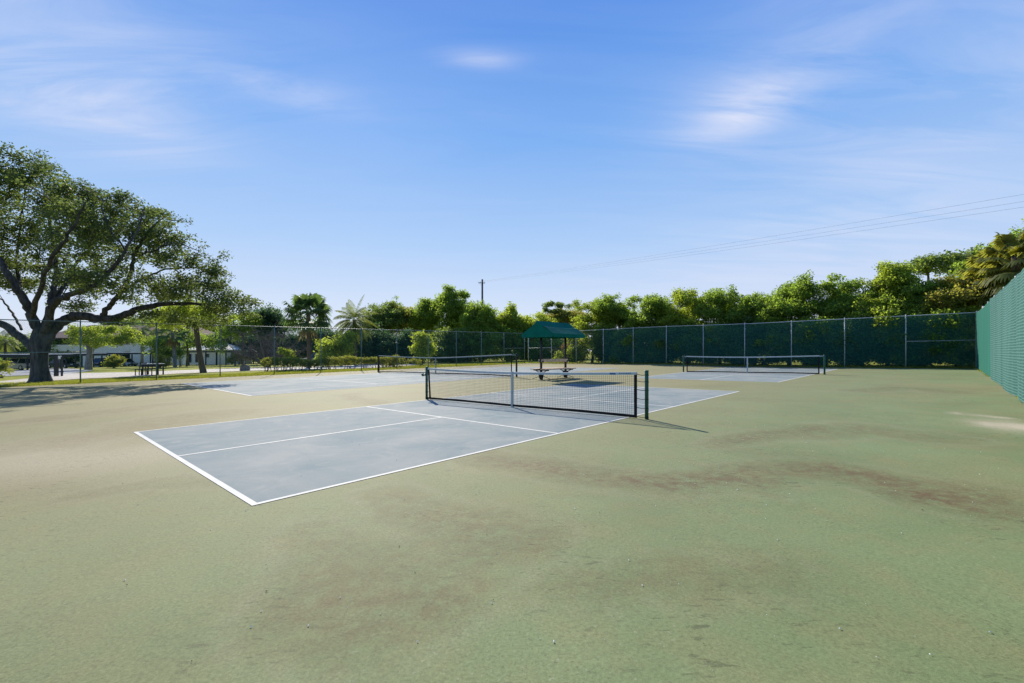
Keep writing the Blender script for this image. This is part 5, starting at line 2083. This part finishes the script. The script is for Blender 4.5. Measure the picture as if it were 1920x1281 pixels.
def settle_deep(root):
    inv = Matrix.Translation(-Vector(root.location))
    for c in root.children:
        c.matrix_parent_inverse = inv


cream_house()


def low_house():
    Yk = 80.0
    s = Yk / FPX

    def X(px):
        return (px - CX) * s

    def Zp(py):
        return H - (py - Y0) * s
    zg = Zp(684)
    x0, x1 = X(343), X(424)
    root = empty('low_house', ((x0 + x1) / 2, Yk, zg))
    tag(root, 'low pale single-storey house behind the leaning brown trunk', 'building')
    m = MB()
    m.box(((x0 + x1) / 2, Yk + 4, (zg + Zp(656)) / 2), (x1 - x0, 8, Zp(656) - zg))
    m.build('wall', M['stucco'], root)
    m = MB()
    o = .7
    a0, a1, b0, b1 = x0 - o, x1 + o, Yk - o, Yk + 8 + o
    zo, zr = Zp(656), Zp(644)
    mid = (b0 + b1) / 2
    m.add([(a0, b0, zo), (a1, b0, zo), (a1, b1, zo), (a0, b1, zo), (a0 + 3, mid, zr), (a1 - 3, mid, zr)], [(0, 1, 5, 4), (1, 2, 5), (2, 3, 4, 5), (3, 0, 4), (3, 2, 1, 0)])
    m.build('roof', M['stucco'], root)
    for a, b, t, bt in ((385, 393, 663, 671), (352, 360, 663, 680), (366, 374, 663, 680)):
        m = MB()
        m.box(((X(a) + X(b)) / 2, Yk - .02, (Zp(t) + Zp(bt)) / 2), (X(b) - X(a), .08, Zp(t) - Zp(bt)))
        wd = m.build('window', M['white_metal'], root)
        m = MB()
        m.box(((X(a) + X(b)) / 2, Yk - .07, (Zp(t) + Zp(bt)) / 2), (X(b) - X(a) - .15, .06, Zp(t) - Zp(bt) - .15))
        m.build('pane', M['glass'], wd)
    settle_deep(root)


low_house()


def carport(label, pxa, pxb, py_top, Yk, thick, posts, depth=5.5):
    s = Yk / FPX
    zt = H - (py_top - Y0) * s
    xa, xb = (pxa - CX) * s, (pxb - CX) * s
    xm = (xa + xb) / 2
    root = empty('carport', (xm, Yk, float(gz(xm, Yk))))
    tag(root, label, 'carport', 'flat-roofed carports by the parking')
    m = MB()
    m.box((xm, Yk + depth / 2, zt - thick / 2 + .02), (xb - xa, depth, thick))
    rf = m.build('roof', M['dark_trim'], root)
    m = MB()
    m.box((xm, Yk + depth / 2, zt + .04), (xb - xa + .1, depth + .1, .07))
    m.build('roof_edge', M['white_metal'], rf)
    for px in posts:
        x = (px - CX) * s
        for yy in (Yk + .5, Yk + depth - .5):
            m = MB()
            z = float(gz(x, yy))
            m.box((x, yy, (z + zt - thick) / 2), (.14, .14, zt - thick - z))
            m.build('post', M['dark_trim'], root)
    settle_deep(root)


carport('near thick-roofed carport sheltering the silver car left of the oak trunk', -60, 60, 665.2, 60, .42, (-40, 0, 44))
carport('carport with a bright roof edge over the dark car right of the oak trunk', 92, 140, 663.8, 70, .32, (96, 118, 136))
carport('long thin-roofed carport along the front of the cream house', 142, 285, 661.8, 78, .26, (157, 200, 243, 262, 282), 5.0)
carport('small carport in front of the low pale house', 344, 448, 658.6, 72, .22, (350, 372, 402, 420, 445), 5.0)


# ------------------------------------------------------------------ cars
def car(label, px, py, Yk, length, height, rz, body_m, suv, seed=0):
    """px, py: photo position of the ground under the car's middle"""
    s = Yk / FPX
    x = (px - CX) * s
    z = float(gz(x, Yk)) + 0.012
    root = empty('parked_car', (x, Yk, z), rz)
    tag(root, label, 'car', 'parked cars by the houses')
    hw = 0.88
    wr = 0.33
    L_ = length
    # side profile of the lower body (x forward)
    hh = 0.55 * height if not suv else 0.58 * height
    prof = [(-.5 * L_, .34), (-.5 * L_ + .04, hh * .95), (-.40 * L_, hh), (.22 * L_, hh), (.42 * L_, hh * .88), (.49 * L_, hh * .70), (.5 * L_, .36), (.44 * L_, .22), (-.45 * L_, .22)]
    if not suv:
        prof[1] = (-.49 * L_, hh * .90)
    m = MB()
    n = len(prof)
    ys = [(-hw, .94), (-hw + .10, 1.0), (hw - .10, 1.0), (hw, .94)]
    pts = []
    for yy, k in ys:
        for (px_, pz_) in prof:
            pts.append((px_ * (1 if k == 1 else .985), yy, pz_ if pz_ < hh * .6 else .3 + (pz_ - .3) * (1 if k == 1 else .93)))
    fs = []
    for i in range(len(ys) - 1):
        for j in range(n):
            k = (j + 1) % n
            fs.append((i * n + j, i * n + k, (i + 1) * n + k, (i + 1) * n + j))
    fs += [tuple(range(n)), tuple(range(4 * n - 1, 3 * n - 1, -1))]
    m.add(pts, fs)
    m.build('body', body_m, root, False)
    # greenhouse: windows (dark) with a roof panel
    if suv:
        g0, g1, t0, t1 = -.47 * L_, .24 * L_, -.42 * L_, .08 * L_
    else:
        g0, g1, t0, t1 = -.36 * L_, .26 * L_, -.20 * L_, .08 * L_
    m = MB()
    zt = height - .05
    a, b_ = hw - .06, hw - .20
    m.add([(g0, -a, hh), (g1, -a, hh), (g1, a, hh), (g0, a, hh), (t0, -b_, zt), (t1, -b_, zt), (t1, b_, zt), (t0, b_, zt)],
          [(0, 1, 5, 4), (1, 2, 6, 5), (2, 3, 7, 6), (3, 0, 4, 7), (4, 5, 6, 7)])
    m.build('window', M['glass'], root)
    m = MB()
    m.box(((t0 + t1) / 2, 0, zt + .02), (t1 - t0 + .12, b_ * 2 + .06, .07), None, .02)
    for sy in (-1, 1):
        for f in (0.0, .42, 1.0):
            xb, xt = g0 + (g1 - g0) * f, t0 + (t1 - t0) * f
            m.bar((xb, sy * (a + .004), hh), (xt, sy * (b_ + .004), zt), .07, .05)
    m.build('roof', body_m, root)
    for sx in (-.30, .31):
        for sy in (-1, 1):
            w = MB()
            w.tube([(sx * L_, sy * (hw - .20), wr), (sx * L_, sy * (hw + .015), wr)], wr, 18)
            wl = w.build('wheel', M['tyre'], root)
            w = MB()
            w.tube([(sx * L_, sy * (hw + .005), wr), (sx * L_, sy * (hw + .022), wr)], wr * .6, 14)
            w.build('rim', M['rim'], wl)
    for sy in (-1, 1):
        w = MB()
        w.box((.478 * L_, sy * (hw - .26), hh * .78), (.10, .34, .13), None, .02)
        w.build('headlight', M['lamp'], root)
        w = MB()
        w.box((-.496 * L_, sy * (hw - .20), hh * .80), (.06, .24, .2), None, .015)
        w.build('tail_light', M['tail'], root)
    w = MB()
    for sx in (-1, 1):
        w.box((sx * .493 * L_, 0, .40), (.12, hw * 1.9, .16), None, .03)
    w.build('bumper', M['dark_trim'], root)
    return root


car('silver sport-utility car parked left of the oak trunk', 37, 694, 64, 4.6, 1.66, rad(180 - 8), car_paint('silver_paint', (0.36, 0.38, 0.45), .5), True)
car('dark sedan with a bright bonnet parked right of the oak trunk', 118, 691, 72, 4.7, 1.42, rad(-6), car_paint('dark_blue_paint', (0.012, 0.018, 0.03), .3), False)
car('black car nosed in under the carport left of the oval bush', 190, 687, 78, 4.3, 1.48, rad(-80), car_paint('black_paint', (0.012, 0.012, 0.016), .2), True)
car('white car half hidden right of the oval bush', 234, 686, 80, 4.4, 1.40, rad(-20), car_paint('white_car_paint', (0.62, 0.66, 0.72), .05), False)
car('pale car showing over the hedge beside the cabbage palm', 594, 685, 66, 4.3, 1.60, rad(200), car_paint('grey_car_paint', (0.30, 0.32, 0.33), .3), True)
car('cream car showing over the hedge right of the pale car', 620, 685, 66, 4.5, 1.62, rad(160), car_paint('cream_car_paint', (0.55, 0.50, 0.42), .1), True)


# ------------------------------------------------------------------ small things by the road
def park_table():
    x, y = G(287, 703)
    z = float(gz(x, y))
    root = empty('outdoor_table', (x, y, z), rad(8))
    tag(root, 'dark outdoor table with a thin pale top beside the road', 'table')
    m = MB()
    m.box((0, 0, .80), (1.15, .75, .035), None, .008)
    m.build('table_top', M['white_metal'], root)
    for sx in (-.5, .5):
        for sy in (-.3, .3):
            m = MB()
            m.box((sx, sy, .39), (.07, .07, .78))
            m.build('leg', M['dark_trim'], root)
    m = MB()
    for sy in (-.3, .3):
        m.box((0, sy, .66), (.95, .04, .16))
    m.box((0, 0, .32), (.95, .55, .03))
    m.build('shelf', M['dark_trim'], root)
    for k, (dx, dy, rz, lab) in enumerate(((-.42, -.62, rad(185), 'dark outdoor chair at the left of the table by the road'), (.38, -.60, rad(172), 'dark outdoor chair at the right of the table by the road'))):
        cx_, cy_ = x + dx, y + dy
        r2 = empty('outdoor_chair', (cx_, cy_, float(gz(cx_, cy_))), rz)
        tag(r2, lab, 'chair', 'chairs at the outdoor table')
        m = MB()
        m.box((0, 0, .44), (.46, .44, .045), None, .01)
        m.build('seat', M['dark_trim'], r2)
        m = MB()
        for sx in (-.2, .2):
            m.bar((sx, -.21, .46), (sx, -.30, .92), .045)
        for zz in (.62, .74, .86):
            m.box((0, -.21 - .09 * (zz - .46) / .46, zz), (.40, .025, .07))
        m.build('backrest', M['dark_trim'], r2)
        for sx in (-.2, .2):
            for sy in (-.19, .19):
                m = MB()
                m.box((sx, sy, .21), (.045, .045, .42))
                m.build('leg', M['dark_trim'], r2)


park_table()


def boulder():
    x, y = G(459, 695)
    z = float(gz(x, y))
    r = np.random.default_rng(4)
    import bmesh
    bm = bmesh.new()
    bmesh.ops.create_icosphere(bm, subdivisions=3, radius=1)
    offs = r.normal(size=(9, 3))
    offs /= np.linalg.norm(offs, axis=1, keepdims=True)
    for v in bm.verts:
        c = np.array(v.co)
        k = 1.0
        for o in offs:
            k -= max(0, np.dot(c, o) - .78) * .8
        k += .04 * math.sin(c[0] * 7 + c[1] * 5) + .03 * math.sin(c[2] * 11)
        c = c * k * np.array([.42, .36, .46])
        v.co = c
    me = bpy.data.meshes.new('boulder')
    bm.to_mesh(me)
    bm.free()
    me.materials.append(M['rock'])
    o = bpy.data.objects.new('boulder', me)
    COL.objects.link(o)
    o.location = (x, y, z + .14)
    tag(o, 'grey boulder on the grass edge beside the road', 'rock')


boulder()


def notice_sign():
    xa, ya = G(105.5, 705.5)
    xb, yb = G(116, 705.5)
    z = float(gz(xa, ya))
    root = empty('notice_sign', (xa, ya, z))
    tag(root, 'small white sign between two dark posts right of the oak trunk', 'sign')
    for x, y, w in ((xa, ya, .19), (xb, yb, .09)):
        m = MB()
        m.box((x, y, z + .72), (w, w, 1.5))
        m.build('post', M['dark_trim'], root)
    m = MB()
    m.box(((xa + xb) / 2, ya - .02, z + .32), (xb - xa - .15, .04, .05))
    m.build('rail', M['dark_trim'], root)
    m = MB()
    m.box(((xa + xb) / 2 + .02, ya - .07, z + 1.40), (.26, .03, .24))
    m.build('panel', M['white_paint'], root)
    settle_deep(root)


notice_sign()


def globe_lamp(label, px, py_top, Yk):
    s = Yk / FPX
    x = (px - CX) * s
    z = float(gz(x, Yk))
    zt = H - (py_top - Y0) * s
    root = empty('globe_lamp', (x, Yk, z))
    tag(root, label, 'street lamp')
    m = MB()
    m.tube([(x, Yk, z - .05), (x, Yk, z + .3), (x, Yk, zt - .15)], [.07, .045, .035], 8)
    m.build('pole', M['dark_trim'], root, True)
    m = MB()
    ring = []
    pts = [(x, Yk, zt - .15 + .34 * t) for t in (0, .1, .25, .5, .75, .9, 1)]
    m.tube(pts, [.07, .13, .17, .19, .17, .11, .03], 12)
    m.build('globe', M['globe'], root, True)
    settle_deep(root)


globe_lamp('white globe lamp beside the small carport left of the leaning trunk', 339, 662.5, 68)
globe_lamp('white globe lamp above the parked cars behind the hedge', 602.8, 659.5, 62)
